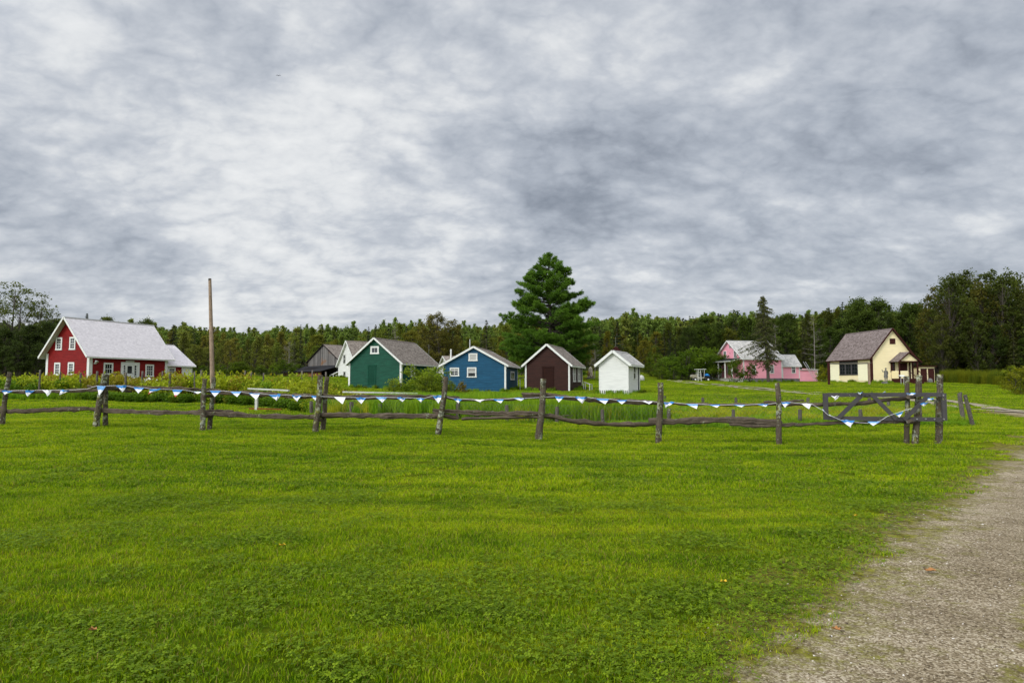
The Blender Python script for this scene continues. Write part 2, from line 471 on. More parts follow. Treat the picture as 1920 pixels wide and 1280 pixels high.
M['cream_pale'] = paint('pale_cream_shutter_paint', (0.88, 0.82, 0.58), 0.04)
M['maroon'] = paint('maroon_trim_paint', (0.045, 0.013, 0.011), 0.15)
M['grey_paint'] = paint('grey_green_paint', (0.22, 0.27, 0.27), 0.1)
M['roof_white'] = shingles('white_washed_shingles', (0.64, 0.59, 0.60), (0.86, 0.80, 0.81))
M['roof_grey'] = shingles('grey_shingles', (0.11, 0.088, 0.072), (0.36, 0.31, 0.265))
M['roof_pink'] = shingles('pale_weathered_shingles', (0.26, 0.26, 0.245), (0.62, 0.58, 0.54))
M['roof_dark'] = shingles('brown_grey_shingles', (0.085, 0.065, 0.058), (0.29, 0.235, 0.22))
M['roof_black'] = plain('black_tar_roof', (0.022, 0.022, 0.024), 0.9)
M['barn'] = boards_vertical('grey_barn_boards', (0.035, 0.033, 0.033), (0.20, 0.185, 0.17))
M['barn_low'] = boards_vertical('brown_barn_boards', (0.085, 0.030, 0.013), (0.24, 0.11, 0.05))
M['glass'] = glass_mat('window_glass')
M['curtain'] = plain('pale_window_blind', (0.30, 0.29, 0.27), 0.6)
M['stone'] = plain('grey_foundation_stone', (0.16, 0.155, 0.145), 0.9, var=0.4)
M['dark'] = plain('dark_trim_and_shade', (0.012, 0.010, 0.010), 0.9)
M['log'] = log_wood('weathered_rail_wood', 0.15)
M['post'] = log_wood('lichen_covered_post_wood', 0.75, light=(0.175, 0.140, 0.096))
M['stake'] = log_wood('grey_stake_wood', 0.2, light=(0.20, 0.175, 0.145))
M['gate'] = log_wood('grey_gate_boards', 0.1, dark=(0.045, 0.043, 0.045), light=(0.130, 0.120, 0.118))
M['pole'] = log_wood('bare_pole_wood', 0.0, dark=(0.23, 0.145, 0.09), light=(0.52, 0.38, 0.27))
M['wire'] = plain('galvanised_wire', (0.15, 0.16, 0.13), 0.6, 0.3)
M['bolt'] = plain('steel_bolt', (0.5, 0.5, 0.5), 0.35, 0.9)
M['f_white'] = plain('white_pennant_cloth', (0.78, 0.77, 0.78), 0.7, var=0.04)
M['f_blue'] = plain('blue_pennant_cloth', (0.04, 0.19, 0.46), 0.6)
M['f_pale'] = plain('faded_blue_cloth', (0.16, 0.33, 0.60), 0.7)
M['f_red'] = plain('red_pennant_cloth', (0.62, 0.10, 0.10), 0.6)
M['bronze'] = plain('grey_bronze', (0.14, 0.135, 0.12), 0.55, 0.2, 0.3)
M['black'] = plain('black_rubber', (0.012, 0.012, 0.012), 0.7)
M['rust'] = plain('rusty_red_board', (0.16, 0.035, 0.014), 0.8, var=0.3)
M['alu'] = plain('aluminium', (0.5, 0.5, 0.5), 0.45, 0.5)
M['khaki'] = plain('beige_cart_body', (0.30, 0.27, 0.20), 0.5)
M['tarp'] = plain('blue_tarp', (0.03, 0.22, 0.55), 0.5)
M['bark'] = log_wood('tree_bark', 0.1, dark=(0.035, 0.028, 0.022), light=(0.13, 0.11, 0.09))
M['bark_pale'] = log_wood('pale_birch_bark', 0.1, dark=(0.035, 0.030, 0.024), light=(0.11, 0.10, 0.08))
M['dead'] = plain('dead_grey_wood', (0.20, 0.18, 0.15), 0.9, var=0.3)
M['leaf'] = leafy('broad_leaves', (0.052, 0.066, 0.014), (0.200, 0.220, 0.048), 0.42)
M['needle'] = leafy('spruce_needles', (0.020, 0.030, 0.010), (0.075, 0.088, 0.028), 0.15)
M['pine'] = leafy('pine_needles', (0.028, 0.078, 0.008), (0.140, 0.250, 0.024), 0.25, tinted=False)
M['bush'] = leafy('bush_leaves', (0.070, 0.110, 0.008), (0.340, 0.400, 0.040), 0.35)
M['reed'] = leafy('tall_grass_leaves', (0.12, 0.20, 0.010), (0.34, 0.42, 0.035), 0.4)
M['blade'] = blades('lawn_blades')
M['moss'] = leafy('dry_tuft_leaves', (0.12, 0.15, 0.010), (0.34, 0.38, 0.03), 0.3, tinted=False)
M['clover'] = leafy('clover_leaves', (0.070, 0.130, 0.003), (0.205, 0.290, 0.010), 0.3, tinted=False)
M['leaf_yellow'] = plain('fallen_leaf_yellow', (0.62, 0.40, 0.03), 0.6)
M['leaf_brown'] = plain('fallen_leaf_brown', (0.36, 0.17, 0.06), 0.7)

def ground_fn(g, b, out):
    p = wpos(g)
    f = grass_mix(g, p)
    fine = g.noise(p, 9.0, 6, 0.7)
    f = g.math('ADD', f, g.math('MULTIPLY', g.math('SUBTRACT', fine, 0.5), 0.35))
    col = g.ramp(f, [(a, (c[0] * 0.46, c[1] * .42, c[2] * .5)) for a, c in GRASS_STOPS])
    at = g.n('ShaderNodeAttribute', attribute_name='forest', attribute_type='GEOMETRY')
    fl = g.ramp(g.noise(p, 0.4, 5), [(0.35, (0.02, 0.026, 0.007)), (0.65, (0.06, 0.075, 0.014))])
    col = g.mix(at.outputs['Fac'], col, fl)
    at2 = g.n('ShaderNodeAttribute', attribute_name='rough', attribute_type='GEOMETRY')
    ry = g.ramp(g.noise(p, 1.3, 6, 0.7), [(0.38, (0.08, 0.14, 0.008)), (0.52, (0.22, 0.27, 0.02)), (0.66, (0.38, 0.33, 0.05)), (0.8, (0.30, 0.22, 0.06))])
    col = g.mix(at2.outputs['Fac'], col, ry)
    g.put(b.inputs['Base Color'], col); b.inputs['Roughness'].default_value = 0.9
    b.inputs['Specular IOR Level'].default_value = 0.05
    bump(g, b, g.noise(p, 22, 6, 0.75), 0.9, 0.06)
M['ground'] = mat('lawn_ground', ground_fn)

def gravel_fn(g, b, out):
    p = wpos(g); uv = g.n('ShaderNodeTexCoord').outputs['UV']
    v1 = g.voro(p, 80, out='Color'); s = g.n('ShaderNodeSeparateColor'); g.put(s.inputs[0], v1)
    dist = g.voro(p, 80)
    n = g.noise(p, 1.1, 5, 0.6); n2 = g.noise(p, 130, 3, 0.7)
    f = g.math('MULTIPLY_ADD', s.outputs[0], 0.55, g.math('MULTIPLY', n, 0.55)); f = g.math('MULTIPLY_ADD', n2, 0.35, f)
    u0 = g.n('ShaderNodeSeparateXYZ'); g.put(u0.inputs[0], uv)
    rut = g.rng(g.math('ABSOLUTE', g.math('SUBTRACT', g.math('ABSOLUTE', g.math('ADD', u0.outputs[0], 0.32)), 0.34)), 0.0, 0.22, 1.0, 0.0, smooth=True)
    f = g.math('MULTIPLY_ADD', rut, 0.10, g.math('SUBTRACT', f, 0.13))
    col = g.ramp(f, [(0.30, (0.072, 0.051, 0.028)), (0.52, (0.178, 0.136, 0.082)), (0.72, (0.28, 0.225, 0.142)), (0.92, (0.47, 0.40, 0.29))])
    sx = g.n('ShaderNodeSeparateXYZ'); g.put(sx.inputs[0], uv)
    a = g.math('ABSOLUTE', sx.outputs[0])               # 0 middle of the road, 1 its edge
    m = g.math('ADD', a, g.math('MULTIPLY', g.math('SUBTRACT', g.noise(p, 3.0, 8, 0.78), 0.5), 1.5))
    moss = g.ramp(g.noise(p, 14, 5, 0.7), [(0.35, (0.060, 0.040, 0.014)), (0.5, (0.13, 0.12, 0.016)), (0.65, (0.23, 0.22, 0.03))])
    col = g.mix(g.rng(m, 0.56, 0.86), col, moss)
    mid = g.math('ADD', g.rng(g.math('ABSOLUTE', g.math('ADD', sx.outputs[0], 0.32)), 0.0, 0.24, 1.0, 0.0), g.math('MULTIPLY', g.math('SUBTRACT', g.noise(p, 4.2, 7, 0.75), 0.5), 2.4))
    col = g.mix(g.math('MULTIPLY', g.rng(mid, 0.80, 1.2), 0.85), col, moss)
    g.put(b.inputs['Base Color'], col); b.inputs['Roughness'].default_value = 0.95
    b.inputs['Specular IOR Level'].default_value = 0.1
    h = g.math('MULTIPLY_ADD', dist, -1.0, g.math('MULTIPLY', n2, 0.4))
    bump(g, b, h, 0.6, 0.008)
M['gravel'] = mat('gravel', gravel_fn)
def stone_fn(g, b, out):
    oi = g.n('ShaderNodeTexWhiteNoise', noise_dimensions='3D'); g.put(oi.inputs['Vector'], g.vmath('FLOOR', g.mapping(wpos(g), scale=(45, 45, 45))))
    g.put(b.inputs['Base Color'], g.ramp(oi.outputs[0], [(0.0, (0.088, 0.068, 0.045)), (0.5, (0.22, 0.175, 0.115)), (0.85, (0.36, 0.29, 0.195)), (1.0, (0.66, 0.62, 0.56))]))
    b.inputs['Roughness'].default_value = 0.85
M['pebble'] = mat('pebbles', stone_fn)
def track_fn(g, b, out):
    p = wpos(g)
    n = g.noise(p, 7, 6, 0.7)
    g.put(b.inputs['Base Color'], g.ramp(n, [(0.35, (0.16, 0.15, 0.06)), (0.5, (0.30, 0.25, 0.18)), (0.65, (0.46, 0.40, 0.33))]))
    b.inputs['Roughness'].default_value = 0.95
    bump(g, b, n, 0.5, 0.03)
M['track'] = mat('packed_dirt', track_fn)
# ------------------------------------------------------------------ fast meshes of loose faces (leaves, blades, needles)
def soup(name, V, tint, mat_, link=False):
    """V: (n, k, 3) array, n faces of k corners; tint: (n,)"""
    n, k = V.shape[:2]
    me = bpy.data.meshes.new(name)
    me.vertices.add(n * k); me.vertices.foreach_set('co', np.ascontiguousarray(V, dtype=np.float32).ravel())
    me.loops.add(n * k); me.loops.foreach_set('vertex_index', np.arange(n * k, dtype=np.int32))
    me.polygons.add(n); me.polygons.foreach_set('loop_start', np.arange(0, n * k, k, dtype=np.int32))
    a = me.attributes.new('tint', 'FLOAT', 'FACE'); a.data.foreach_set('value', np.clip(tint, 0, 1).astype(np.float32))
    me.materials.append(mat_); me.update(calc_edges=True)
    o = bpy.data.objects.new(name, me)
    if link: COL.objects.link(o)
    return o

def scatter(name, pts, rot, scl, idx, templates, mats=None):
    """one object of kind stuff: the templates set out on the points by a geometry node tree"""
    tcol = bpy.data.collections.new(name + '_pieces')
    for i, t in enumerate(templates):
        t.name = '%s_piece_%02d' % (name, i); tcol.objects.link(t)
    me = bpy.data.meshes.new(name); n = len(pts)
    me.vertices.add(n); me.vertices.foreach_set('co', np.ascontiguousarray(pts, dtype=np.float32).ravel())
    a = me.attributes.new('rot', 'FLOAT_VECTOR', 'POINT'); a.data.foreach_set('vector', np.ascontiguousarray(rot, dtype=np.float32).ravel())
    a = me.attributes.new('scl', 'FLOAT_VECTOR', 'POINT'); a.data.foreach_set('vector', np.ascontiguousarray(scl, dtype=np.float32).ravel())
    a = me.attributes.new('idx', 'INT', 'POINT'); a.data.foreach_set('value', np.asarray(idx, dtype=np.int32))
    o = bpy.data.objects.new(name, me); COL.objects.link(o)
    ng = bpy.data.node_groups.new(name, 'GeometryNodeTree')
    ng.interface.new_socket('Geometry', in_out='INPUT', socket_type='NodeSocketGeometry')
    ng.interface.new_socket('Geometry', in_out='OUTPUT', socket_type='NodeSocketGeometry')
    N = ng.nodes; L = ng.links
    gi = N.new('NodeGroupInput'); go = N.new('NodeGroupOutput')
    ci = N.new('GeometryNodeCollectionInfo'); ci.inputs['Collection'].default_value = tcol
    ci.inputs['Separate Children'].default_value = True; ci.inputs['Reset Children'].default_value = True
    ip = N.new('GeometryNodeInstanceOnPoints'); ip.inputs['Pick Instance'].default_value = True
    def attr(nm, ty):
        nd = N.new('GeometryNodeInputNamedAttribute'); nd.data_type = ty; nd.inputs['Name'].default_value = nm
        return nd.outputs['Attribute']
    L.new(gi.outputs[0], ip.inputs['Points']); L.new(ci.outputs[0], ip.inputs['Instance'])
    L.new(attr('idx', 'INT'), ip.inputs['Instance Index']); L.new(attr('rot', 'FLOAT_VECTOR'), ip.inputs['Rotation'])
    L.new(attr('scl', 'FLOAT_VECTOR'), ip.inputs['Scale']); L.new(ip.outputs[0], go.inputs[0])
    md = o.modifiers.new('scatter', 'NODES'); md.node_group = ng
    return o

def vnoise(x, y, f, seed=0):
    """cheap smooth value noise, 0..1"""
    x = np.asarray(x) * f + seed * 17.3; y = np.asarray(y) * f - seed * 9.1
    xi = np.floor(x); yi = np.floor(y); fx = x - xi; fy = y - yi
    fx = fx * fx * (3 - 2 * fx); fy = fy * fy * (3 - 2 * fy)
    def h(a, b):
        s = np.sin(a * 127.1 + b * 311.7 + seed * 74.7) * 43758.5453
        return s - np.floor(s)
    return (h(xi, yi) * (1 - fx) + h(xi + 1, yi) * fx) * (1 - fy) + (h(xi, yi + 1) * (1 - fx) + h(xi + 1, yi + 1) * fx) * fy

# ------------------------------------------------------------------ where things lie
FOREST_EDGE = [(-400, 80), (-100, 88), (0, 92), (115, 100), (330, 106), (560, 112), (760, 102), (900, 104), (1000, 110), (1085, 125), (1160, 128), (1210, 122),
               (1300, 113), (1400, 118), (1500, 118), (1740, 112), (1760, 100), (1920, 90), (2300, 84)]
def forest_mask(x, y):
    px = 960 + 1280 * x / np.maximum(y, 1.0)
    e = np.interp(px, [a for a, b in FOREST_EDGE], [b for a, b in FOREST_EDGE])
    return np.clip((y - e) / 3.0, 0, 1)
def in_poly(x, y, poly):
    x = np.asarray(x); y = np.asarray(y); c = np.zeros(x.shape, bool)
    n = len(poly)
    for i in range(n):
        x1, y1 = poly[i]; x2, y2 = poly[(i + 1) % n]
        if y1 == y2: continue
        c ^= ((y1 > y) != (y2 > y)) & (x < (x2 - x1) * (y - y1) / (y2 - y1) + x1)
    return c
def polydist(x, y, pts):
    """distance to a polyline, and side"""
    x = np.asarray(x, float); y = np.asarray(y, float); d = np.full(x.shape, 1e9)
    for (x1, y1), (x2, y2) in zip(pts, pts[1:]):
        vx, vy = x2 - x1, y2 - y1; t = np.clip(((x - x1) * vx + (y - y1) * vy) / (vx * vx + vy * vy), 0, 1)
        d = np.minimum(d, np.hypot(x - x1 - t * vx, y - y1 - t * vy))
    return d
def smooth_path(pts, step):
    """Catmull-Rom through the points, resampled"""
    out = []
    q = [pts[0]] + list(pts) + [pts[-1]]
    for i in range(1, len(q) - 2):
        p0, p1, p2, p3 = [np.array(a, float) for a in q[i - 1:i + 3]]
        n = max(2, int(np.hypot(*(p2 - p1)) / step))
        for k in range(n):
            t = k / n
            out.append(0.5 * ((2 * p1) + (-p0 + p2) * t + (2 * p0 - 5 * p1 + 4 * p2 - p3) * t * t + (-p0 + 3 * p1 - 3 * p2 + p3) * t ** 3))
    out.append(np.array(pts[-1], float))
    return out

ROAD_W = 2.18
ROAD = [(-1.6, -6.0), (0.9, -0.4), (2.65, 2.40), (4.05, 4.15), (6.15, 6.65), (9.2, 10.2), (13.2, 14.6), (17.6, 19.6), (20.9, 24.6), (22.6, 30.0)]
ROADS = smooth_path(ROAD, 0.5)
ROADT = [tuple(p) for p in ROADS]
def track_px(lst): return [tuple(gp(*a)[:2]) for a in lst]
TR = [(1905, 779), (1860, 770), (1800, 759), (1740, 751), (1640, 744), (1560, 740), (1470, 733), (1380, 725), (1310, 719), (1262, 713)]
TRW = track_px(TR)
TRW = [(22.4, 28.0)] + [p for p in TRW if p[1] > 30.5]

FENCE_K = 0.142
def Yf(px):
    k = (px - 960) / 1280
    return 18.07 / (1 + FENCE_K * k)
POND_FRONT = [(585, 772, 28.5), (660, 776, 27.5), (713, 776, 26.0), (858, 784, 24.0), (951, 790, 23.2), (1043, 793, 22.6), (1130, 795, 22.2), (1253, 801, 21.5), (1373, 801, 21.7),
              (1498, 800, 21.9), (1612, 799, 22.0), (1722, 800, 21.8), (1812, 796, 21.6)]
POND_BACK = [(1800, 765, 31), (1753, 764, 32), (1665, 765, 33), (1629, 764, 33.5), (1514, 763, 34.5), (1380, 764, 34), (1318, 763, 34.5), (1245, 764, 34.5), (1188, 762, 35),
             (1120, 762, 36), (1056, 763, 36), (996, 763, 37), (915, 762, 38), (830, 762, 38)]
def gpt(px, Y): x = P(px, 720, Y).x; return (x, Y)
POND_POLY = [gpt(px, Y) for px, _, Y in POND_FRONT] + [gpt(px, Y) for px, _, Y in POND_BACK] + [gpt(640, 39)]
GARDEN_POLY = [gpt(*a) for a in [(-160, 45), (0, 45), (150, 44), (300, 42), (450, 38.5), (520, 35), (580, 31), (610, 30), (690, 30), (740, 36), (700, 48), (640, 54), (560, 58), (300, 60), (-160, 60)]]

def build_ground():
    ys = np.concatenate([[-400, -200, -100, -60, -35, -20, -12, -8, -5, -3, -1.5], np.arange(0, 12, .22), np.arange(12, 42, .4), np.geomspace(42.5, 1000, 110)])
    xp = np.concatenate([np.arange(0, 14, .28), np.arange(14, 36, .5), np.geomspace(36.6, 1000, 70)])
    xs = np.concatenate([-xp[:0:-1], xp])
    X, Y = np.meshgrid(xs, ys); Z = ground_np(X, Y)
    ny, nx = X.shape
    co = np.stack([X, Y, Z], -1).reshape(-1, 3)
    i = np.arange(nx - 1)[None, :] + nx * np.arange(ny - 1)[:, None]
    F = np.stack([i, i + 1, i + nx + 1, i + nx], -1).reshape(-1, 4)
    me = bpy.data.meshes.new('ground')
    me.vertices.add(len(co)); me.vertices.foreach_set('co', co.astype(np.float32).ravel())
    me.loops.add(F.size); me.loops.foreach_set('vertex_index', F.astype(np.int32).ravel())
    me.polygons.add(len(F)); me.polygons.foreach_set('loop_start', np.arange(0, F.size, 4, dtype=np.int32))
    me.polygons.foreach_set('use_smooth', np.ones(len(F), bool))
    a = me.attributes.new('forest', 'FLOAT', 'POINT'); a.data.foreach_set('value', forest_mask(X, Y).ravel().astype(np.float32))
    r = in_poly(X, Y, POND_POLY).astype(np.float32)
    a = me.attributes.new('rough', 'FLOAT', 'POINT'); a.data.foreach_set('value', r.ravel())
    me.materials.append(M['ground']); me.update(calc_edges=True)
    o = bpy.data.objects.new('ground', me); COL.objects.link(o); tag(o, kind='structure')
build_ground()

def ribbon(name, path, half, mat_, lift=0.012, across=9, ragged=0.0, seed=1, step=0.5):
    path = smooth_path(path, step)
    mb = MB(); rows = []
    for i, p in enumerate(path):
        d = path[min(i + 1, len(path) - 1)] - path[max(i - 1, 0)]; d = d / np.hypot(*d); nrm = np.array([d[1], -d[0]])
        hw = half(i / len(path)) if callable(half) else half
        row = []
        for k in range(across):
            t = -1 + 2 * k / (across - 1)
            e = 1.0
            if abs(t) > .99 and ragged: e = 1 + ragged * (float(vnoise(p[0], p[1], 1.3, seed + (t > 0))) - .5) * 2
            q = p + nrm * hw * t * e
            row.append((mb.vert((q[0], q[1], gz(q[0], q[1]) + lift)), t, i))
        rows.append(row)
    for r0, r1 in zip(rows, rows[1:]):
        for k in range(across - 1):
            mb.f.append([r0[k][0], r0[k + 1][0], r1[k + 1][0], r1[k][0]]); mb.m.append(0)
            mb.uv[len(mb.f) - 1] = [(r0[k][1], r0[k][2]), (r0[k + 1][1], r0[k][2]), (r1[k + 1][1], r1[k][2]), (r1[k][1], r1[k][2])]
    o = mb.build(name, mat_, smooth=True); tag(o, kind='structure')
    return o
ribbon('gravel_road', ROAD, 2.48, M['gravel'], 0.010, 13, 0.14, step=0.3)
def offset_path(path, off):
    path = smooth_path(path, 1.0); out = []
    for i, p in enumerate(path):
        d = path[min(i + 1, len(path) - 1)] - path[max(i - 1, 0)]; d = d / (np.hypot(*d) + 1e-9)
        out.append((p[0] + d[1] * off, p[1] - d[0] * off))
    return out[::3] + [out[-1]]
ribbon('wheel_track', offset_path(TRW, 0.85), 0.34, M['track'], 0.045, 3, 0.5, 3, step=0.7)
ribbon('wheel_track', offset_path(TRW, -0.9), 0.42, M['track'], 0.045, 3, 0.5, 5, step=0.7)

# ------------------------------------------------------------------ lawn blades
def blade_patch(size, n, h, w, seed, bend=0.5, dense_tufts=0.4):
    r = np.random.default_rng(seed)
    nt = int(n * dense_tufts)
    cx = r.uniform(-size / 2, size / 2, (max(3, int(size / 0.045)), 2))
    x = r.uniform(-size / 2, size / 2, n); y = r.uniform(-size / 2, size / 2, n)
    k = r.integers(0, len(cx), nt)
    x[:nt] = cx[k, 0] + r.normal(0, .012 + size * .01, nt); y[:nt] = cx[k, 1] + r.normal(0, .012 + size * .01, nt)
    H = h * r.uniform(.45, 1.25, n); W = w * r.uniform(.7, 1.3, n)
    a = r.uniform(0, 2 * np.pi, n); la = r.uniform(0, 2 * np.pi, n); lean = r.uniform(.1, 1.0, n) * bend * H
    sx = np.cos(a) * W / 2; sy = np.sin(a) * W / 2; lx = np.cos(la) * lean; ly = np.sin(la) * lean
    z0 = np.full(n, -0.01)
    b0 = np.stack([x - sx, y - sy, z0], -1); b1 = np.stack([x + sx, y + sy, z0], -1)
    m0 = np.stack([x - sx * .8 + lx * .35, y - sy * .8 + ly * .35, H * .6], -1); m1 = np.stack([x + sx * .8 + lx * .35, y + sy * .8 + ly * .35, H * .6], -1)
    t0 = np.stack([x + lx - sx * .1, y + ly - sy * .1, H], -1); t1 = np.stack([x + lx + sx * .1, y + ly + sy * .1, H], -1)
    V = np.concatenate([np.stack([b0, b1, m1, m0], 1), np.stack([m0, m1, t1, t0], 1)])
    tint = r.uniform(0, 1, n); return V, np.concatenate([tint, tint])
def clover_patch(seed, n=26, size=0.3):
    r = np.random.default_rng(seed); Vs = []; T = []
    for i in range(n):
        c = np.array([r.normal(0, size / 3), r.normal(0, size / 3), r.uniform(.02, .045)]); a0 = r.uniform(0, 6.28); s = r.uniform(.006, .012); t = r.uniform(0, 1)
        tilt = r.normal(0, .25, 2)
        for k in range(3):
            a = a0 + k * 2.094; q = []
            for (u, v) in ((0, 0), (.9, -.62), (1.7, 0), (.9, .62)):
                x = (u * np.cos(a) - v * np.sin(a)) * s; y = (u * np.sin(a) + v * np.cos(a)) * s
                q.append(c + [x, y, x * tilt[0] + y * tilt[1]])
            Vs.append(q); T.append(t)
    return np.array(Vs), np.array(T)

def lawn():
    temps = []
    for k in range(5): temps.append(soup('a', *blade_patch(.36, 380, .029, .0046, 10 + k, 1.5), M['blade']))
    for k in range(4): temps.append(soup('a', *blade_patch(.72, 720, .038, .0095, 30 + k, 1.4), M['blade']))
    for k in range(4): temps.append(soup('a', *blade_patch(1.5, 800, .050, .024, 50 + k, 1.1, .2), M['blade']))
    PT = []; RT = []; SL = []; IX = []
    def zone(y0, y1, sp, i0, ni, s0, margin=1.6, slope=.86):
        ys = np.arange(y0, y1, sp); n = int((slope * y1 + margin) / sp) + 1
        X, Y = np.meshgrid(np.arange(-n, n + 1) * sp, ys)
        X = (X + RNG.uniform(-.5, .5, X.shape) * sp * .6).ravel(); Y = (Y + RNG.uniform(-.5, .5, Y.shape) * sp * .6).ravel()
        keep = np.abs(X) < slope * Y + margin
        X = X[keep]; Y = Y[keep]
        rd = polydist(X, Y, ROADT); edge = ROAD_W - .12 + (vnoise(X, Y, 1.6, 3) - .5) * .7
        keep = rd > edge - .05
        thin = (rd < edge + .35) & (RNG.uniform(0, 1, X.shape) < .3)
        keep &= ~thin
        tr = polydist(X, Y, TRW); keep &= ~((tr > .45) & (tr < 1.3) & (Y > 28))
        keep &= ~in_poly(X, Y, GARDEN_POLY); keep &= forest_mask(X, Y) < .5
        X = X[keep]; Y = Y[keep]; n = len(X)
        Z = ground_np(X, Y)
        sc = s0 * (0.55 + 0.6 * vnoise(X, Y, .9, 1) + .35 * vnoise(X, Y, 2.7, 2)) * RNG.uniform(.85, 1.15, n)
        inp = in_poly(X, Y, POND_POLY); sc = np.where(inp, sc * 1.9, sc)
        PT.append(np.stack([X, Y, Z], -1)); RT.append(np.stack([RNG.normal(0, .04, n), RNG.normal(0, .04, n), RNG.uniform(0, 6.28, n)], -1))
        SL.append(np.stack([np.full(n, 1.0), np.full(n, 1.0), sc], -1)); IX.append(i0 + RNG.integers(0, ni, n))
    zone(1.6, 10, .25, 0, 5, 1.0); zone(10, 27, .5, 5, 4, 1.0); zone(27, 100, 1.45, 9, 4, 1.0)
    o = scatter('lawn_grass', np.concatenate(PT), np.concatenate(RT), np.concatenate(SL), np.concatenate(IX), temps)
    tag(o, 'short green mown lawn grass covering the field from the foreground to the trees', 'grass', kind='stuff')
    # clover and broad weeds low in the near lawn and on the road margin
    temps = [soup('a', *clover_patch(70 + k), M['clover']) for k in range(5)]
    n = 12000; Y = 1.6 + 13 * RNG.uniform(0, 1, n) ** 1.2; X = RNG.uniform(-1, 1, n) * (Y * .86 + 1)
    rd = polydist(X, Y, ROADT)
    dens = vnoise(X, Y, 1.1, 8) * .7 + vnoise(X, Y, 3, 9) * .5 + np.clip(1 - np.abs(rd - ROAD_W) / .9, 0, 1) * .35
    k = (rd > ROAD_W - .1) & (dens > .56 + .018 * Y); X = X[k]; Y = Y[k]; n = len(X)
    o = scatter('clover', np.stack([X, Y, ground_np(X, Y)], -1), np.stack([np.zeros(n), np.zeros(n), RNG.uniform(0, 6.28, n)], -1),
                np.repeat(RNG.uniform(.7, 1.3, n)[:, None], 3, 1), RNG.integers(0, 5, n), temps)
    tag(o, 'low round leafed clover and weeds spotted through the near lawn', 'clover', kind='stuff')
    # sparse tufts on the gravel: margins and the crown of the road
    temps = [soup('a', *blade_patch(.15, 36, .020, .0042, 90 + k, 1.6), M['moss']) for k in range(3)] + [soup('a', *clover_patch(95 + k, 7, .1), M['clover']) for k in range(2)]
    CROWN = offset_path(ROAD, -.80)
    n = 52000; Y = RNG.uniform(1.5, 24, n); X = RNG.uniform(-1, 22, n)
    rd = polydist(X, Y, ROADT)
    w = np.clip((rd - 1.2) / 1.1, 0, 1) ** 1.6 * .9 + np.clip(1.1 - polydist(X, Y, CROWN) / .6, 0, 1) * .75 + .035
    k = (rd < ROAD_W + .5) & (RNG.uniform(0, 1, n) < w * (vnoise(X, Y, 2.5, 5) * 1.6 - .25)); X = X[k]; Y = Y[k]; n = len(X)
    o = scatter('road_weeds', np.stack([X, Y, ground_np(X, Y) + .012], -1), np.stack([np.zeros(n), np.zeros(n), RNG.uniform(0, 6.28, n)], -1),
                np.repeat(RNG.uniform(.6, 1.3, n)[:, None], 3, 1), RNG.integers(0, 5, n), temps)
    tag(o, 'small tufts of grass and moss growing sparsely in the gravel road', 'weeds', kind='stuff')
    # loose stones on the road
    temps = []
    for k in range(5):
        r = np.random.default_rng(200 + k); mb = MB(); nr, ns = 4, 7
        top = [[None] * ns for _ in range(nr)]
        for i in range(nr):
            ph = math.pi * (i + .5) / nr
            for j in range(ns):
                th = 2 * math.pi * j / ns; q = r.uniform(.75, 1.15)
                top[i][j] = mb.vert((math.sin(ph) * math.cos(th) * q, math.sin(ph) * math.sin(th) * q * .75, math.cos(ph) * .5 * q))
        for i in range(nr - 1):
            for j in range(ns): mb.f.append([top[i][j], top[i + 1][j], top[i + 1][(j + 1) % ns], top[i][(j + 1) % ns]]); mb.m.append(0)
        mb.f.append(list(top[0])); mb.m.append(0); mb.f.append(list(reversed(top[-1]))); mb.m.append(0)
        temps.append(mb.build('a', M['pebble'], link=False))
    n = 42000; Y = 1.4 + RNG.uniform(0, 1, n) ** 1.7 * 11; X = RNG.uniform(-.6, 13, n)
    rd = polydist(X, Y, ROADT)
    k = (rd < ROAD_W + .25) & (RNG.uniform(0, 1, n) < 1.05 - .3 * np.clip((rd - 1.6), 0, 1)) & (X < Y * .9 + 1.2); X = X[k]; Y = Y[k]; n = len(X)
    s = RNG.uniform(.0030, .0085, n) * np.where(RNG.uniform(0, 1, n) < .05, 1.9, 1)
    o = scatter('gravel_stones', np.stack([X, Y, ground_np(X, Y) + .012], -1), np.stack([RNG.normal(0, .2, n), RNG.normal(0, .2, n), RNG.uniform(0, 6.28, n)], -1),
                np.repeat(s[:, None], 3, 1), RNG.integers(0, 5, n), temps)
    tag(o, 'small grey and tan stones lying loose on the gravel road', 'gravel', kind='stuff')
lawn()
# ------------------------------------------------------------------ buildings
Z = Vector((0, 0, 1))
class Wall:
    def __init__(s, A, u, n, L):
        s.A = Vector(A); s.u = Vector(u); s.n = Vector(n); s.L = L
    def pt(s, a, z, off=0.0): return s.A + s.u * a + Z * z + s.n * off
    def uv(s, px, py):
        o = Vector((0, 0, CAM_H)); d = pix_dir(px, py)
        t = (s.A - o).dot(s.n) / d.dot(s.n); q = o + d * t - s.A
        return q.dot(s.u), q.z
    def rect(s, x0, y0, x1, y1):
        xm = (x0 + x1) / 2; ym = (y0 + y1) / 2
        a0 = s.uv(x0, ym)[0]; a1 = s.uv(x1, ym)[0]
        return min(a0, a1), max(a0, a1), s.uv(xm, y1)[1], s.uv(xm, y0)[1]
def clip_z(poly, z0, z1):
    def half(poly, z, keep_above):
        out = []
        for i in range(len(poly)):
            a = poly[i]; b = poly[(i + 1) % len(poly)]
            ia = (a[1] >= z) == keep_above or a[1] == z; ib = (b[1] >= z) == keep_above or b[1] == z
            if ia: out.append(a)
            if ia != ib:
                t = (z - a[1]) / (b[1] - a[1]); out.append((a[0] + t * (b[0] - a[0]), z))
        return out
    p = half(poly, z0, True)
    return half(p, z1, False) if len(p) > 2 else []
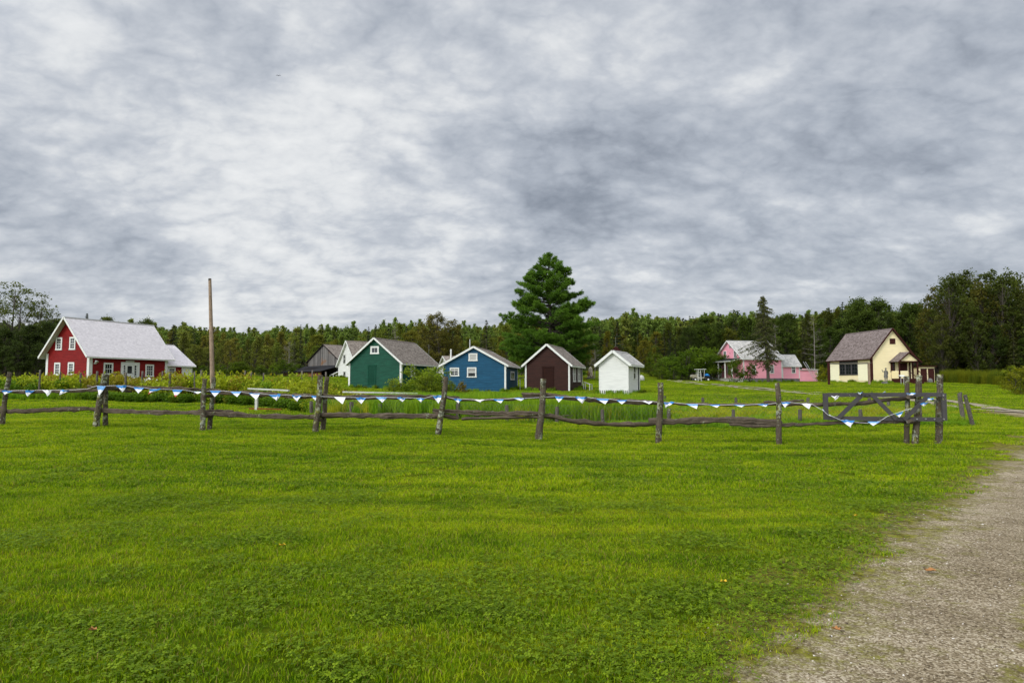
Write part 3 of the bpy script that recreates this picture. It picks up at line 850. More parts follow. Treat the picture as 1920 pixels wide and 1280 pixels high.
def lap(mb, w, poly, step=0.17, proud=0.032, flip=False):
    """clapboards: each course leans out at its foot and has a real ledge"""
    zs = [p[1] for p in poly]; z = min(zs); top = max(zs)
    while z < top - 1e-4:
        z1 = min(z + step, top); q = clip_z(poly, z, z1)
        if len(q) > 2:
            f = [w.pt(a, b, proud * (1 - (b - z) / step) + 0.002) for a, b in q]
            mb.face(f if not flip else f[::-1])
            lo = [a for a, b in q if abs(b - z) < 1e-5]
            if len(lo) >= 2:
                a0, a1 = min(lo), max(lo)
                mb.face([w.pt(a0, z, 0), w.pt(a0, z, proud + .002), w.pt(a1, z, proud + .002), w.pt(a1, z, 0)])
        z = z1
def flatwall(mb, w, poly, off=0.0):
    mb.face([w.pt(a, b, off) for a, b in poly], [(a, b) for a, b in poly])
def wbar(mb, w, a0, a1, z0, z1, off0, off1):
    c = w.pt((a0 + a1) / 2, (z0 + z1) / 2, (off0 + off1) / 2)
    mb.box(c, w.u, w.n, Z, (a1 - a0) / 2, (off1 - off0) / 2, (z1 - z0) / 2)
def window(parent, w, r, trim, cols=2, rows=4, fw=0.12, pane=None, label=None, mid=True, blind=0.0, name='window'):
    a0, a1, z0, z1 = r
    mb = MB()
    wbar(mb, w, a0, a0 + fw, z0, z1, .004, .07); wbar(mb, w, a1 - fw, a1, z0, z1, .004, .07)
    wbar(mb, w, a0 + fw, a1 - fw, z1 - fw, z1, .004, .068); wbar(mb, w, a0 - .03, a1 + .03, z0 - .02, z0 + fw * .8, .003, .085)
    ia0, ia1, iz0, iz1 = a0 + fw, a1 - fw, z0 + fw * .8, z1 - fw
    for k in range(1, cols): x = ia0 + (ia1 - ia0) * k / cols; wbar(mb, w, x - .014, x + .014, iz0, iz1, .03, .05)
    for k in range(1, rows):
        y = iz0 + (iz1 - iz0) * k / rows; t = .028 if (mid and k * 2 == rows) else .014
        wbar(mb, w, ia0, ia1, y - t, y + t, .03, .052)
    f = mb.build(name, trim, parent)
    if label: f['label'] = label
    p = MB(); wbar(p, w, ia0, ia1, iz0, iz1, .026, .036)
    p.build('pane', pane or M['glass'], f)
    if blind > 0:
        q = MB(); wbar(q, w, ia0 + .01, ia1 - .01, iz1 - (iz1 - iz0) * blind, iz1 - .01, .0362, .0395); q.build('blind', M['curtain'], f)
    return f
def door(parent, w, r, mat_, trim, fw=0.11, panes=None, handle=True, planks=False):
    a0, a1, z0, z1 = r; mb = MB()
    wbar(mb, w, a0 + fw, a1 - fw, z0, z1 - fw, .004, .045)
    if planks:
        n = 4
        for k in range(1, n): x = a0 + fw + (a1 - a0 - 2 * fw) * k / n; wbar(mb, w, x - .01, x + .01, z0 + .1, z0 + (z1 - z0) * .48, .0455, .058)
        wbar(mb, w, a0 + fw, a1 - fw, z0 + (z1 - z0) * .48, z0 + (z1 - z0) * .52, .0455, .062)
    d = mb.build('door', mat_, parent)
    t = MB(); wbar(t, w, a0, a0 + fw, z0, z1, .004, .075); wbar(t, w, a1 - fw, a1, z0, z1, .004, .075); wbar(t, w, a0 - .04, a1 + .04, z1 - fw, z1, .0045, .085)
    t.build('door_frame', trim, d)
    if handle:
        h = MB(); c = w.pt(a1 - fw - .1, z0 + (z1 - z0) * .47, .075); h.box(c, w.u, w.n, Z, .03, .03, .05); h.build('handle', M['bolt'], d)
    if panes:
        for (b0, b1, y0, y1) in panes:
            p = MB(); wbar(p, w, b0, b1, y0, y1, .046, .056); p.build('pane', M['glass'], d)
    return d
def slab(mb, r0, r1, e0, e1, th):
    """a roof slope: ridge r0-r1 down to eave e0-e1, thickness added upwards"""
    n = (r1 - r0).cross(e0 - r0).normalized()
    if n.z < 0: n = -n
    up = n * th; L = (r1 - r0).length; S = (e0 - r0).length
    T = [r0 + up, r1 + up, e1 + up, e0 + up]; B = [r0, r1, e1, e0]
    mb.cur = 0; mb.face(T if (T[1] - T[0]).cross(T[3] - T[0]).z > 0 else T[::-1], [(0, S), (L, S), (L, 0), (0, 0)] if (T[1] - T[0]).cross(T[3] - T[0]).z > 0 else [(0, 0), (L, 0), (L, S), (0, S)])
    mb.cur = 1; mb.face(B[::-1], [(0, 0)] * 4)
    for i in range(4):
        j = (i + 1) % 4; mb.face([B[i], B[j], T[j], T[i]], [(0, 0)] * 4)
    mb.cur = 0
PERIM = []
def unit(a, b): v = Vector((a, b, 0)); return v.normalized()

def house(root, Apx, base, Y, s, Bpx, Cpx, eave_py, apex_py, wm, wm2=None, trim=None, roof=None, soffit=None, ov=0.3, rake=0.3, step=0.17, g=None, lapped=True,
          corner=0.16, gable_trim=True, back=True, base_z=None, flip_g=False, found=0.0, rake_w=0.17, suffix='', names=('wall', 'roof')):
    s = unit(*s); g = Vector((-s.y, s.x, 0)) if g is None else unit(*g)
    A0 = P(Apx, base, Y); A = Vector((A0.x, A0.y, base_z if base_z is not None else A0.z))
    def hit(d, px):
        k = (px - 960) / 1280 * math.cos(PITCH)   # good at the horizon, where these lines are read
        return (k * A.y - A.x) / (d.x - k * d.y)
    W = hit(g, Bpx); L = hit(s, Cpx)
    he = P(Apx, eave_py, A.y).z - A.z
    Mid = A + g * W / 2
    hr = P(960 + 1280 * Mid.x / (Mid.y * math.cos(PITCH)), apex_py, Mid.y).z - A.z
    H = type('H', (), {})(); H.A, H.s, H.g, H.W, H.L, H.he, H.hr, H.root = A, s, g, W, L, he, hr, root
    H.gable = Wall(A, g, -s, W); H.side = Wall(A, s, -g, L)
    H.fgable = Wall(A + s * L, g, s, W); H.fside = Wall(A + g * W, s, g, L)
    PERIM.append([(c.x, c.y) for c in (A, A + s * L, A + s * L + g * W, A + g * W)])
    wm2 = wm2 or wm; trim = trim or M['white']; soffit = soffit or trim
    pent = [(0, found), (W, found), (W, he), (W / 2, hr), (0, he)]; rect = [(0, found), (L, found), (L, he), (0, he)]
    fl = (lambda m, w, p: lap(m, w, p, step)) if lapped else flatwall
    mb = MB()
    for w, p in ((H.gable, pent), (H.side, rect), (H.fgable, pent), (H.fside, rect)): fl(mb, w, p)
    mb.build(names[0], wm, root)
    if found > 0:
        f = MB()
        for w, l in ((H.gable, W), (H.side, L), (H.fgable, W), (H.fside, L)): flatwall(f, w, [(0.02, -.5), (l - .02, -.5), (l - .02, found + .01), (.02, found + .01)], -.03)
        f.build('foundation', M['stone'], root)
    # roof
    slope = (hr - he) / (W / 2); dz = slope * ov
    r0 = Mid - s * rake + Z * (hr + .012); r1 = Mid + s * (L + rake) + Z * (hr + .012)
    rb = MB()
    e = [A - g * ov + Z * (he - dz + .012), A + g * (W + ov) + Z * (he - dz + .012)]
    for q in e: slab(rb, r0, r1, q - s * rake, q + s * (L + rake), .09)
    ro = rb.build(names[1], [roof or M['roof_grey'], soffit], root)
    cap = MB()
    nrm = Z
    for sg in (-1, 1):
        d = (g * sg * .5 - Z * slope * .5).normalized()
        n = (s.cross(d)).normalized(); n = n if n.z > 0 else -n
        a = r0 + n * .105 + d * .09 + Z * .0; b = r1 + n * .105 + d * .09
        cap.box((a + b) / 2, s, d, n, (b - a).length / 2, .09, .013)
    cap.build('ridge_cap', roof_cap_mat(roof), ro)
    # trim
    t = MB()
    if gable_trim:
        for base_pt in (A - s * (rake + .025), A + s * (L + rake + .025)):
            for sg, ed in ((-1, A), (1, A + g * W)):
                pe = base_pt + (ed - A) + g * sg * (ov) + Z * (he - dz + .03); pr = base_pt + g * W / 2 + Z * (hr + .03)
                t.bar(pe, pr, .04, rake_w)
        for sg, ed in ((-1, A - g * ov), (1, A + g * (W + ov))):
            a = ed - s * (rake + .002) + Z * (he - dz + .03) + g * sg * .022; b = a + s * (L + 2 * rake + .004)
            t.bar(a, b, .04, rake_w * .85)
    H.trim_z = he - dz * .3
    if corner > 0:
        for (c, u1, u2) in ((A, -s, -g), (A + g * W, -s, g), (A + s * L, s, -g), (A + s * L + g * W, s, g)):
            p = c + (u1 + u2) * .0
            for (out, al) in ((u1, -u2), (u2, -u1)):
                ctr = c + out * .03 + al * (corner / 2 - (.045 if out is u1 else -.001)) + Z * (found + (he - found) / 2)
                t.box(ctr, al, out, Z, corner / 2 + (.0 if out is u1 else -.002), .016, (he - found) / 2 - .01)
    t.build('trim', trim, root)
    return H
def roof_cap_mat(r): return {id(M['roof_white']): M['curtain']}.get(id(r), M['roof_dark'] if r is None else r)

# ---- red house
root = empty('farmhouse', on_ground(166, 72), 'long dark red clapboard house with white trim, pale shingle roof and a lower wing', 'house')
bz = P(166, 716, 72).z
H = house(root, 166, 716, 72, (.37, .93), 85.5, 312.5, 661, 596, M['red'], roof=M['roof_white'], ov=.45, rake=.62, base_z=bz, corner=.34, rake_w=.2, soffit=M['white_old'])
for r in ((105.4, 632.5, 117, 656), (131, 631.4, 142.3, 655.3), (102.5, 679.6, 113.6, 703), (128, 679, 139.6, 702.5)):
    window(root, H.gable, H.gable.rect(*r), M['white'], 2, 4, .17, blind=.0)
window(root, H.side, H.side.rect(193.7, 680, 211.5, 702), M['white'], 3, 2, .17, blind=.0)
window(root, H.side, H.side.rect(272, 683, 287.8, 706), M['white'], 3, 4, .17)
w = H.side; a0, a1, z0, z1 = w.rect(226, 679, 261, 714)
mb = MB(); wbar(mb, w, a0, a1, z0, z1, .004, .05); ent = mb.build('entrance', M['white'], root)
for r in ((230, 684, 233.7, 702), (250.6, 684.5, 255, 704)):
    b = w.rect(*r); window(ent, Wall(w.A + w.n * .05, w.u, w.n, w.L), b, M['white'], 1, 4, .04, name='sidelight')
d = Wall(w.A + w.n * .05, w.u, w.n, w.L); r = w.rect(234.6, 682.5, 249.6, 714)
rr = w.rect(237.7, 686, 246.2, 700)
door(ent, d, r, M['white'], M['white'], .06, [rr])
r = w.rect(235, 676.3, 251, 678.6); mb = MB(); wbar(mb, w, r[0], r[1], r[2], r[3], .05, .09); mb.build('name_board', M['white_old'], root)
r = w.rect(165, 677, 171, 681); mb = MB(); mb.tube([w.pt(.5, r[2], .05), w.pt(.5, r[2] + .02, .3), w.pt(.5, r[3] - .02, .42), w.pt(.5, r[3] - .1, .46)], [.05, .09, .16, .2], 10); mb.build('wall_lamp', M['white_old'], root)
# the wing
ro = Vector(H.A) + H.s * H.L
HW = house(root, 313.6, 716, H.A.y + H.s.y * H.L + .35, (.37, .93), 232, 359, 683, 644.5, M['red'], roof=M['roof_white'], ov=.3, rake=.35, base_z=bz, corner=.2, names=('wing_wall', 'wing_roof'), soffit=M['white_old'])
w = HW.side
window(root, w, w.rect(314.9, 689, 328.2, 711), M['white'], 3, 4, .14)
door(root, w, w.rect(340, 688.5, 357, 715), M['white'], M['white'], .1, handle=False)
r = w.rect(339.5, 684.3, 358.4, 688.3); mb = MB(); wbar(mb, w, r[0], r[1], r[2], r[3], .03, .09); mb.build('lintel', M['grey_paint'], root)

# ---- weathered barn
root = empty('barn', on_ground(636, 103), 'weathered grey board barn with a black lean-to roof over brown boards', 'barn')
H = house(root, 636, 712, 103, (.6, .8), 577, 668, 676, 646.5, M['barn'], lapped=False, roof=M['roof_grey'], trim=M['dark'], corner=0, ov=.35, rake=.15, rake_w=.12)
gb = H.gable
# lean-to round the front
zt = gb.uv(575, 687.8)[1]; zb = P(560, 697, 100).z - H.A.z
mb = MB(); f0 = H.A - H.g * 1.0 - H.s * .05; f1 = H.A + H.g * (H.W + .6) - H.s * .05
o0 = f0 - H.s * 4.2; o1 = f1 - H.s * 2.4 + H.g * 3.2
slab(mb, f0 + Z * (zt + .1), f1 + Z * (zt + .0), o0 + Z * zb, o1 + Z * zb, .1); mb.build('lean_to_roof', [M['roof_black'], M['dark']], root)
mb = MB(); v = (o1 - o0).normalized(); nn = Vector((v.y, -v.x, 0)); wl = Wall(o0 + v * .3 + H.s * .35, v, nn, (o1 - o0).length - .6)
flatwall(mb, wl, [(0, -.3), (wl.L, -.3), (wl.L, zb + .08), (0, zb + .08)]); mb.build('lean_to_wall', M['barn_low'], root)

# ---- white house behind the green one
root = empty('farmhouse', on_ground(668, 94), 'tall white house with steep gable and grey roof, half hidden behind the green building', 'house')
H = house(root, 668, 719, 94, (.8, .6), 634.5, 712, 681.5, 639.5, M['white'], roof=M['roof_grey'], ov=.35, rake=.3, corner=.12)
for r in ((644.2, 664.5, 648.6, 681.5), (644.2, 695.8, 648.6, 712.8)): window(root, H.gable, H.gable.rect(*r), M['white_old'], 2, 2, .09)
f = H.A + H.g * H.W
mb = MB(); q = f - H.s * .2; e0 = q + H.g * 2.6
zt = P(634, 698, q.y).z
slab(mb, Vector((q.x, q.y, zt)), Vector((q.x, q.y, zt)) + H.s * 4, Vector((e0.x, e0.y, zt - .45)), Vector((e0.x, e0.y, zt - .45)) + H.s * 4, .12); mb.build('porch_roof', [M['white_old'], M['white']], root)
mb = MB(); wl = Wall(Vector((q.x, q.y, H.A.z)) + H.s * 1.0, H.g, -H.s, 2.4); lap(mb, wl, [(0, 0), (2.4, 0), (2.4, zt - .5 - H.A.z), (0, zt - .1 - H.A.z)]); mb.build('porch_wall', M['white'], root)
mb = MB()
for k in (.1, 1.2, 2.4): p = wl.pt(k, 0, 1.1); mb = MB(); mb.bar(p, p + Z * (zt - .35 - H.A.z), .1, .1); mb.build('porch_post', M['white'], root)

# ---- small grey-roofed building glimpsed between the green and the blue sheds
root = empty('shed', on_ground(838, 86), 'small pale shed with grey roof between the green and blue buildings', 'shed')
H = house(root, 846, 722, 86, (.98, .2), 822, 866, 690, 668.5, M['white_old'], roof=M['roof_grey'], ov=.25, rake=.25, corner=.1, g=(-.2, .98))
# ---- green building
root = empty('shed', on_ground(752, 70), 'dark green clapboard building with plank door and small attic window', 'shed')
H = house(root, 752, 728, 70, (.3, .954), 654, 819, 679, 634.5, M['green'], roof=M['roof_grey'], ov=.28, rake=.3, corner=.2, step=.19)
w = H.gable
window(root, w, w.rect(695, 648.9, 710.8, 663.2), M['white'], 2, 1, .17, mid=False)
door(root, w, w.rect(689.4, 684, 705, 721), M['green_door'], M['green'], .1, handle=False, planks=True)
w = H.side
window(root, w, w.rect(769.4, 684, 777.3, 706), M['white'], 2, 2, .2); window(root, w, w.rect(806.5, 684.5, 811, 701), M['white'], 1, 2, .18)
mb = MB(); p = H.side.pt(H.side.uv(802, 680)[0], H.he - 1.0, .12); mb.bar(p, p + Z * 3.2, .03, .03); mb.build('antenna_mast', M['wire'], root)
# ---- blue building
root = empty('shed', on_ground(948, 60), 'blue clapboard building with white corner boards and a louvred attic vent', 'shed')
H = house(root, 948, 734.5, 60, (.146, .989), 829.5, 970, 683.5, 651, M['blue'], roof=M['roof_grey'], ov=.28, rake=.22, corner=.15, step=.2)
w = H.gable; r = w.rect(878.8, 662.2, 895.3, 676.3)
f = window(root, w, r, M['white'], 1, 6, .12, pane=M['curtain'], mid=False, name='vent')
window(root, w, w.rect(843.7, 689, 861, 704.8), M['white'], 2, 3, .1, mid=False, blind=.3)
window(root, w, w.rect(876, 688.5, 893.4, 707), M['white'], 1, 2, .1, blind=.5)
window(root, H.side, H.side.rect(956.8, 696, 963.6, 712), M['white'], 2, 1, .14, mid=False)
mb = MB(); p = P(845.5, 675, 62.5); mb.tube([p, p + Z * 1.0], .075, 8); mb.build('stove_pipe', M['white'], root)
mb = MB(); p = P(881, 660, 66); mb.tube([p, p + Z * 1.25], .05, 6); mb.build('vent_pipe', M['alu'], root)
mb = MB(); w = H.gable; flatwall(mb, Wall(w.A, w.u, w.n, w.L), [(0.05, -.35), (w.L, -.35), (w.L, .0), (.05, .0)], -.02); mb.build('foundation', M['stone'], root)
# ---- brown shed
root = empty('shed', on_ground(1068, 60), 'small dark brown shed with white trim, in front of the big pine', 'shed')
H = house(root, 1067.8, 736, 60, (.27, .963), 985.5, 1091, 681.5, 646.5, M['brown'], roof=M['roof_grey'], ov=.3, rake=.25, corner=.14, step=.15, found=.16)
w = H.gable; r = w.rect(1016.8, 686.5, 1038.5, 733)
d = door(root, w, r, M['brown_door'], M['brown_door'], .12, handle=False)
b = w.rect(1021, 691, 1034, 703); mb = MB()
for (x0, x1, y0, y1) in ((b[0], b[0] + .06, b[2], b[3]), (b[1] - .06, b[1], b[2], b[3]), (b[0] + .06, b[1] - .06, b[2], b[2] + .06), (b[0] + .06, b[1] - .06, b[3] - .06, b[3])): wbar(mb, w, x0, x1, y0, y1, .045, .07)
mb.build('hatch', M['brown'], d)
for r in ((1073.8, 686.6, 1078.4, 715.5), (1082.6, 687.6, 1087, 715.5)): window(root, H.side, H.side.rect(*r), M['white'], 1, 2, .12, pane=M['curtain'])
# ---- white shed
root = empty('shed', on_ground(1178, 54), 'narrow white clapboard shed with a slatted skirt along its foot', 'shed')
H = house(root, 1178, 739, 54, (.42, .9075), 1124.5, 1198.7, 680, 659, M['white'], roof=M['roof_pink'], soffit=M['white'], ov=.32, rake=.28, corner=.06, step=.13, found=.34, rake_w=.2)
f = MB(); dk = MB(); w = H.gable
n = 15
for k in range(n + 1): x = H.W * k / n; wbar(f, w, max(0, x - .045), min(H.W, x + .045), -.0, .30, .0, .03)
wbar(f, w, 0, H.W, .30, .36, -.004, .034); wbar(f, w, 0, H.W, -.06, .04, -.004, .034)
wbar(f, H.side, 0, H.L, .0, .36, -.02, .02)
f.build('skirt', M['white'], root); flatwall(dk, w, [(.02, 0), (H.W, 0), (H.W, .36), (.02, .36)], -.025); dk.build('skirt_shade', M['dark'], root)  # near-black sheet stands in for the shade behind the slats
window(root, H.side, H.side.rect(1187.0, 686.5, 1190.8, 710), M['white'], 1, 2, .03)
r = H.side.rect(1194.4, 686, 1197.6, 731); door(root, H.side, r, M['dark'], M['white'], .05, handle=False)  # near-black leaf stands in for the shaded door opening
mb = MB(); wbar(mb, H.side, H.L - .8, H.L + .25, -.1, .16, .04, .5); mb.build('step', M['white'], root)
# ---- dark gable behind the white shed
root = empty('shed', on_ground(1155, 92), 'dark brown gabled roof of a building hidden behind the white shed', 'shed')
H = house(root, 1166, 704, 92, (.1, .995), 1143.5, 1167, 662, 651, M['maroon'], roof=M['roof_dark'], trim=M['maroon'], ov=.2, rake=.2, corner=0)
mb = MB(); p = H.A + H.g * H.W / 2 + Z * H.hr; mb.bar(p, p + Z * 1.4, .05, .05); mb.build('lightning_rod', M['wire'], root)

# ---- pink house
root = empty('farmhouse', on_ground(1394.6, 105), 'pink clapboard house with pale roof, side porch and lower wings on its right', 'house')
H = house(root, 1394.6, 713, 105, (.98, .2), 1343, 1467, 671, 639.5, M['pink'], roof=M['roof_pink'], ov=.35, rake=.35, corner=.12, found=.35, step=.2)
for r in ((1357, 658, 1362.5, 673), (1376.2, 656.5, 1381.5, 671)): window(root, H.gable, H.gable.rect(*r), M['white'], 2, 4, .1)
window(root, H.gable, H.gable.rect(1368, 646, 1370.4, 652), M['white'], 1, 1, .04, mid=False)
window(root, H.side, H.side.rect(1443, 683.4, 1451, 699.8), M['white'], 2, 4, .1, blind=.4); window(root, H.side, H.side.rect(1409.5, 684, 1417, 699.8), M['white'], 2, 4, .1)
w = H.gable
door(root, w, w.rect(1347.5, 684.5, 1353.5, 707), M['white'], M['white'], .12, [w.rect(1349, 686.5, 1352, 698)])
window(root, w, w.rect(1364, 684.5, 1370, 699), M['white'], 2, 4, .1)
# porch in front of the gable
pr = 1.9; zf = .35; ztop = w.uv(1372, 677.5)[1]; zlow = P(1327, 681, H.A.y + 8.7).z - H.A.z
mb = MB(); slab(mb, w.pt(-.2, ztop + .35, .03), w.pt(H.W + .2, ztop + .35, .03), w.pt(-.2, ztop - .15, pr + .3), w.pt(H.W + .2, ztop - .15, pr + .3), .14); mb.build('porch_roof', [M['roof_black'], M['white']], root)
for k in range(5):
    p = w.pt(.1 + (H.W - .2) * k / 4, 0, pr); mb = MB(); mb.bar(p + Z * zf, p + Z * (ztop - .08), .17, .17); mb.build('porch_post', M['white'], root)
mb = MB(); wbar(mb, w, 0, H.W, zf - .1, zf, .03, pr + .15)
for k in range(int(H.W / .18)): wbar(mb, w, k * .18, k * .18 + .12, -.3, zf - .1, pr + .06, pr + .1)
sw = Wall(w.pt(0, 0, pr), -w.n, -H.g, pr)
for k in range(int(pr / .18)): wbar(mb, sw, k * .18, k * .18 + .12, -.3, zf - .1, .0, .04)
mb.build('porch_deck', M['white_old'], root)
mb = MB(); p = w.pt(H.W * .72, 0, pr); mb.bar(p + Z * 1.2, p + w.n * 1.3 + Z * .7, .06, .08); mb.bar(p + w.n * 1.3 - Z * .2, p + w.n * 1.3 + Z * .75, .07, .07); mb.build('stair_rail', M['white'], root)
H2 = house(root, 1467.5, 713, H.A.y + H.s.y * H.L + .3, (.98, .2), 1447, 1499.5, 683.5, 665.5, M['pink'], roof=M['roof_pink'], ov=.3, rake=.2, corner=.1, found=.3, step=.2, names=('wing_wall', 'wing_roof'), g=(-.2, .98))
window(root, H2.side, H2.side.rect(1483.9, 683.5, 1491.4, 699.5), M['white'], 2, 2, .1)
# last lean-to wing
A = H2.A + H2.s * (H2.L + .02); w3 = Wall(A, H2.s, -H2.g, 0); L3 = w3.uv(1533, 700)[0]; w3.L = L3; D3 = 4.0
za, zb_ = w3.uv(1500, 693)[1], w3.uv(1533, 693)[1]
mb = MB(); lap(mb, w3, [(0, -.1), (L3, -.1), (L3, zb_), (0, za)], .2)
wr = Wall(A + H2.s * L3, H2.g, H2.s, D3); lap(mb, wr, [(0, -.1), (D3, -.1), (D3, zb_ + .3), (0, zb_)], .2); mb.build('lean_to_wall', M['pink'], root)
mb = MB(); zt3 = w3.uv(1500, 684)[1]
slab(mb, w3.pt(-.0, zt3, -D3), w3.pt(L3 + .2, zt3 - .75, -D3), w3.pt(-.0, za - .02, .25), w3.pt(L3 + .2, zb_ - .02, .25), .09); mb.build('lean_to_roof', [M['roof_pink'], M['white']], root)
mb = MB(); wbar(mb, w3, L3 - .1, L3 + .0, 0, zb_, .03, .06); mb.build('corner_board', M['white'], root)
PINK3 = (w3, L3, za, zb_)

# ---- cream building with dark trim
root = empty('schoolhouse', on_ground(1634, 85), 'cream clapboard building with maroon trim, steep grey roof and a small gabled porch', 'building')
H = house(root, 1635, 716, 85, (-.1, .995), 1713, 1557, 667, 616.5, M['cream'], roof=M['roof_dark'], trim=M['maroon'], soffit=M['maroon'], ov=.35, rake=.35, corner=.22, step=.15, g=(.995, .1))
w = H.side
r = w.rect(1574.4, 669.5, 1608.8, 702.9)
a0, a1, z0, z1 = r; mb = MB(); wbar(mb, w, a0, a1, z0 + (z1 - z0) * .67, z1, .004, .05)
for k in range(9): x = a0 + (a1 - a0) * (k + .5) / 9; wbar(mb, w, x - .03, x + .03, z0 + (z1 - z0) * .68, z1, .05, .075)
mb.build('boarded_transom', M['gate'], root)
for k in range(3):
    b0 = a0 + (a1 - a0) * k / 3; b1 = a0 + (a1 - a0) * (k + 1) / 3 - .002
    window(root, w, (b0, b1, z0, z0 + (z1 - z0) * .66), M['gate'], 2, 3, .12, mid=False)
for r in ((1557.6, 681.5, 1573.8, 713), (1609.4, 681.5, 1631, 713)):
    a0, a1, y0, y1 = w.rect(*r); mb = MB(); wbar(mb, w, a0, a1, y0, y1, .02, .055); mb.build('shutter', M['cream_pale'], root)
w = H.gable; a0, a1, z0, z1 = w.rect(1667.8, 634.4, 1678.3, 645); mb = MB(); wbar(mb, w, a0, a1, z0, z1, .004, .06); mb.build('attic_hatch', M['maroon'], root)
# porch
pc = w.uv(1690.6, 690)[0] - .15; ph = 1.25; pd = 1.5
ze = w.uv(1678, 678)[1]; za_ = w.uv(1689, 661)[1]
mb = MB()
for sg in (-1, 1): slab(mb, w.pt(pc, za_, .03), w.pt(pc, za_, pd + .3), w.pt(pc + sg * (ph + .3), ze - .1, .03), w.pt(pc + sg * (ph + .3), ze - .1, pd + .3), .07)
mb.build('porch_roof', [M['roof_dark'], M['maroon']], root)
pw = Wall(w.pt(pc - ph, 0, pd), w.u, w.n, ph * 2); mb = MB(); lap(mb, pw, [(0, ze + .05), (2 * ph, ze + .05), (ph, za_ - .08)], .15)
mb.build('porch_gable', M['cream'], root)
mb = MB(); wbar(mb, pw, -.1, 2 * ph + .1, ze - .08, ze + .06, .0, .06)
for sg, x in ((-1, -.32), (1, 2 * ph + .32)): mb.bar(pw.pt(x, ze - .12, .32), pw.pt(ph, za_ - .02, .32), .04, .14)
mb.build('porch_trim', M['maroon'], root)
fl = .42
for x in (.06, 2 * ph - .06):
    for o in (0.0, -pd + .12):
        p = pw.pt(x, fl, o - .05); mb = MB(); mb.bar(p, p + Z * (ze - .08 - fl), .14, .14); mb.build('porch_post', M['maroon'], root)
mb = MB(); wbar(mb, pw, 0, 2 * ph, -.2, fl, -pd + .05, .05); mb.build('porch_deck', M['maroon'], root)
mb = MB(); wbar(mb, pw, .12, ph * .95, fl + .02, fl + .95, -.06, -.02); mb.build('porch_panel', M['cream'], root)
mb = MB(); wr_ = Wall(pw.pt(.0, 0, 0), -w.n, -w.u, pd); wbar(mb, wr_, .1, pd - .1, fl + .02, fl + .95, .0, .04); mb.build('porch_panel', M['cream'], root)
door(root, w, (pc - .1, pc + .85, fl, fl + 2.0), M['maroon'], M['maroon'], .1, handle=False)
window(root, w, w.rect(1669.5, 679, 1677.5, 697), M['maroon'], 1, 2, .14)
mb = MB()
for x in (.98 * ph, 2 * ph - .1):
    a = pw.pt(x, fl + .95, .05); b = pw.pt(x + .0, .55, 1.5); mb.bar(a, b, .05, .06); mb.bar(b - Z * .6, b, .06, .06); q = (a + b) / 2; mb.bar(q - Z * .75, q, .05, .05)
a = pw.pt(2 * ph, fl + .95, 0); b = a + w.u * 1.6 - Z * .55 + w.n * .4; mb.bar(a, b, .05, .06)
for t in (.5, 1): q = a.lerp(b, t); mb.bar(q - Z * .85, q, .05, .05)
mb.build('stair_rail', M['maroon'], root)
mb = MB()
for k in range(3): wbar(mb, pw, ph * .95, 2 * ph, -.2, fl * (1 - (k + 1) / 4), .05 + k * .3, .05 + (k + 1) * .3)
mb.build('steps', M['maroon'], root)

# ---- double-doored outhouse
root = empty('outhouse', on_ground(1739, 88), 'low cream outhouse with two dark doors and a flat dark roof', 'outhouse')
A = P(1723.5, 718.5, 88); u = unit(.995, .1); n = Vector((.1, -.995, 0)).normalized()
w = Wall(A, u, n, 2.15); Hh = w.uv(1730, 687.5)[1]; D = 1.6
mb = MB()
for ww, l, h0, h1 in ((w, 2.15, Hh, Hh), (Wall(A - n * D, u, -n, 2.15), 2.15, Hh - .15, Hh - .15), (Wall(A, -n, -u, D), D, Hh, Hh - .15), (Wall(A + u * 2.15, -n, u, D), D, Hh, Hh - .15)):
    lap(mb, ww, [(0, 0), (l, 0), (l, h1), (0, h0)], .16)
mb.build('wall', M['cream'], root)
mb = MB(); slab(mb, w.pt(-.2, Hh + .02, .3), w.pt(2.35, Hh + .02, .3), w.pt(-.2, Hh - .13, -D - .2), w.pt(2.35, Hh - .13, -D - .2), .1); mb.build('roof', [M['roof_black'], M['maroon']], root)
for r in ((1726.2, 690.8, 1737.4, 718), (1740.0, 690.8, 1751, 718)): door(root, w, w.rect(*r), M['maroon'], M['maroon'], .04, handle=False)
p = w.pt(.95, .45, .75); mb = MB(); mb.tube([p - Z * .45, p - Z * .1, p + Z * .12, p + Z * .2], [.32, .34, .25, .05], 10, jit=.1); o = mb.build('boulder', M['stone'], None, origin=p - Z * .45, smooth=True)
tag(o, 'grey rounded stone in front of the outhouse doors', 'stone')
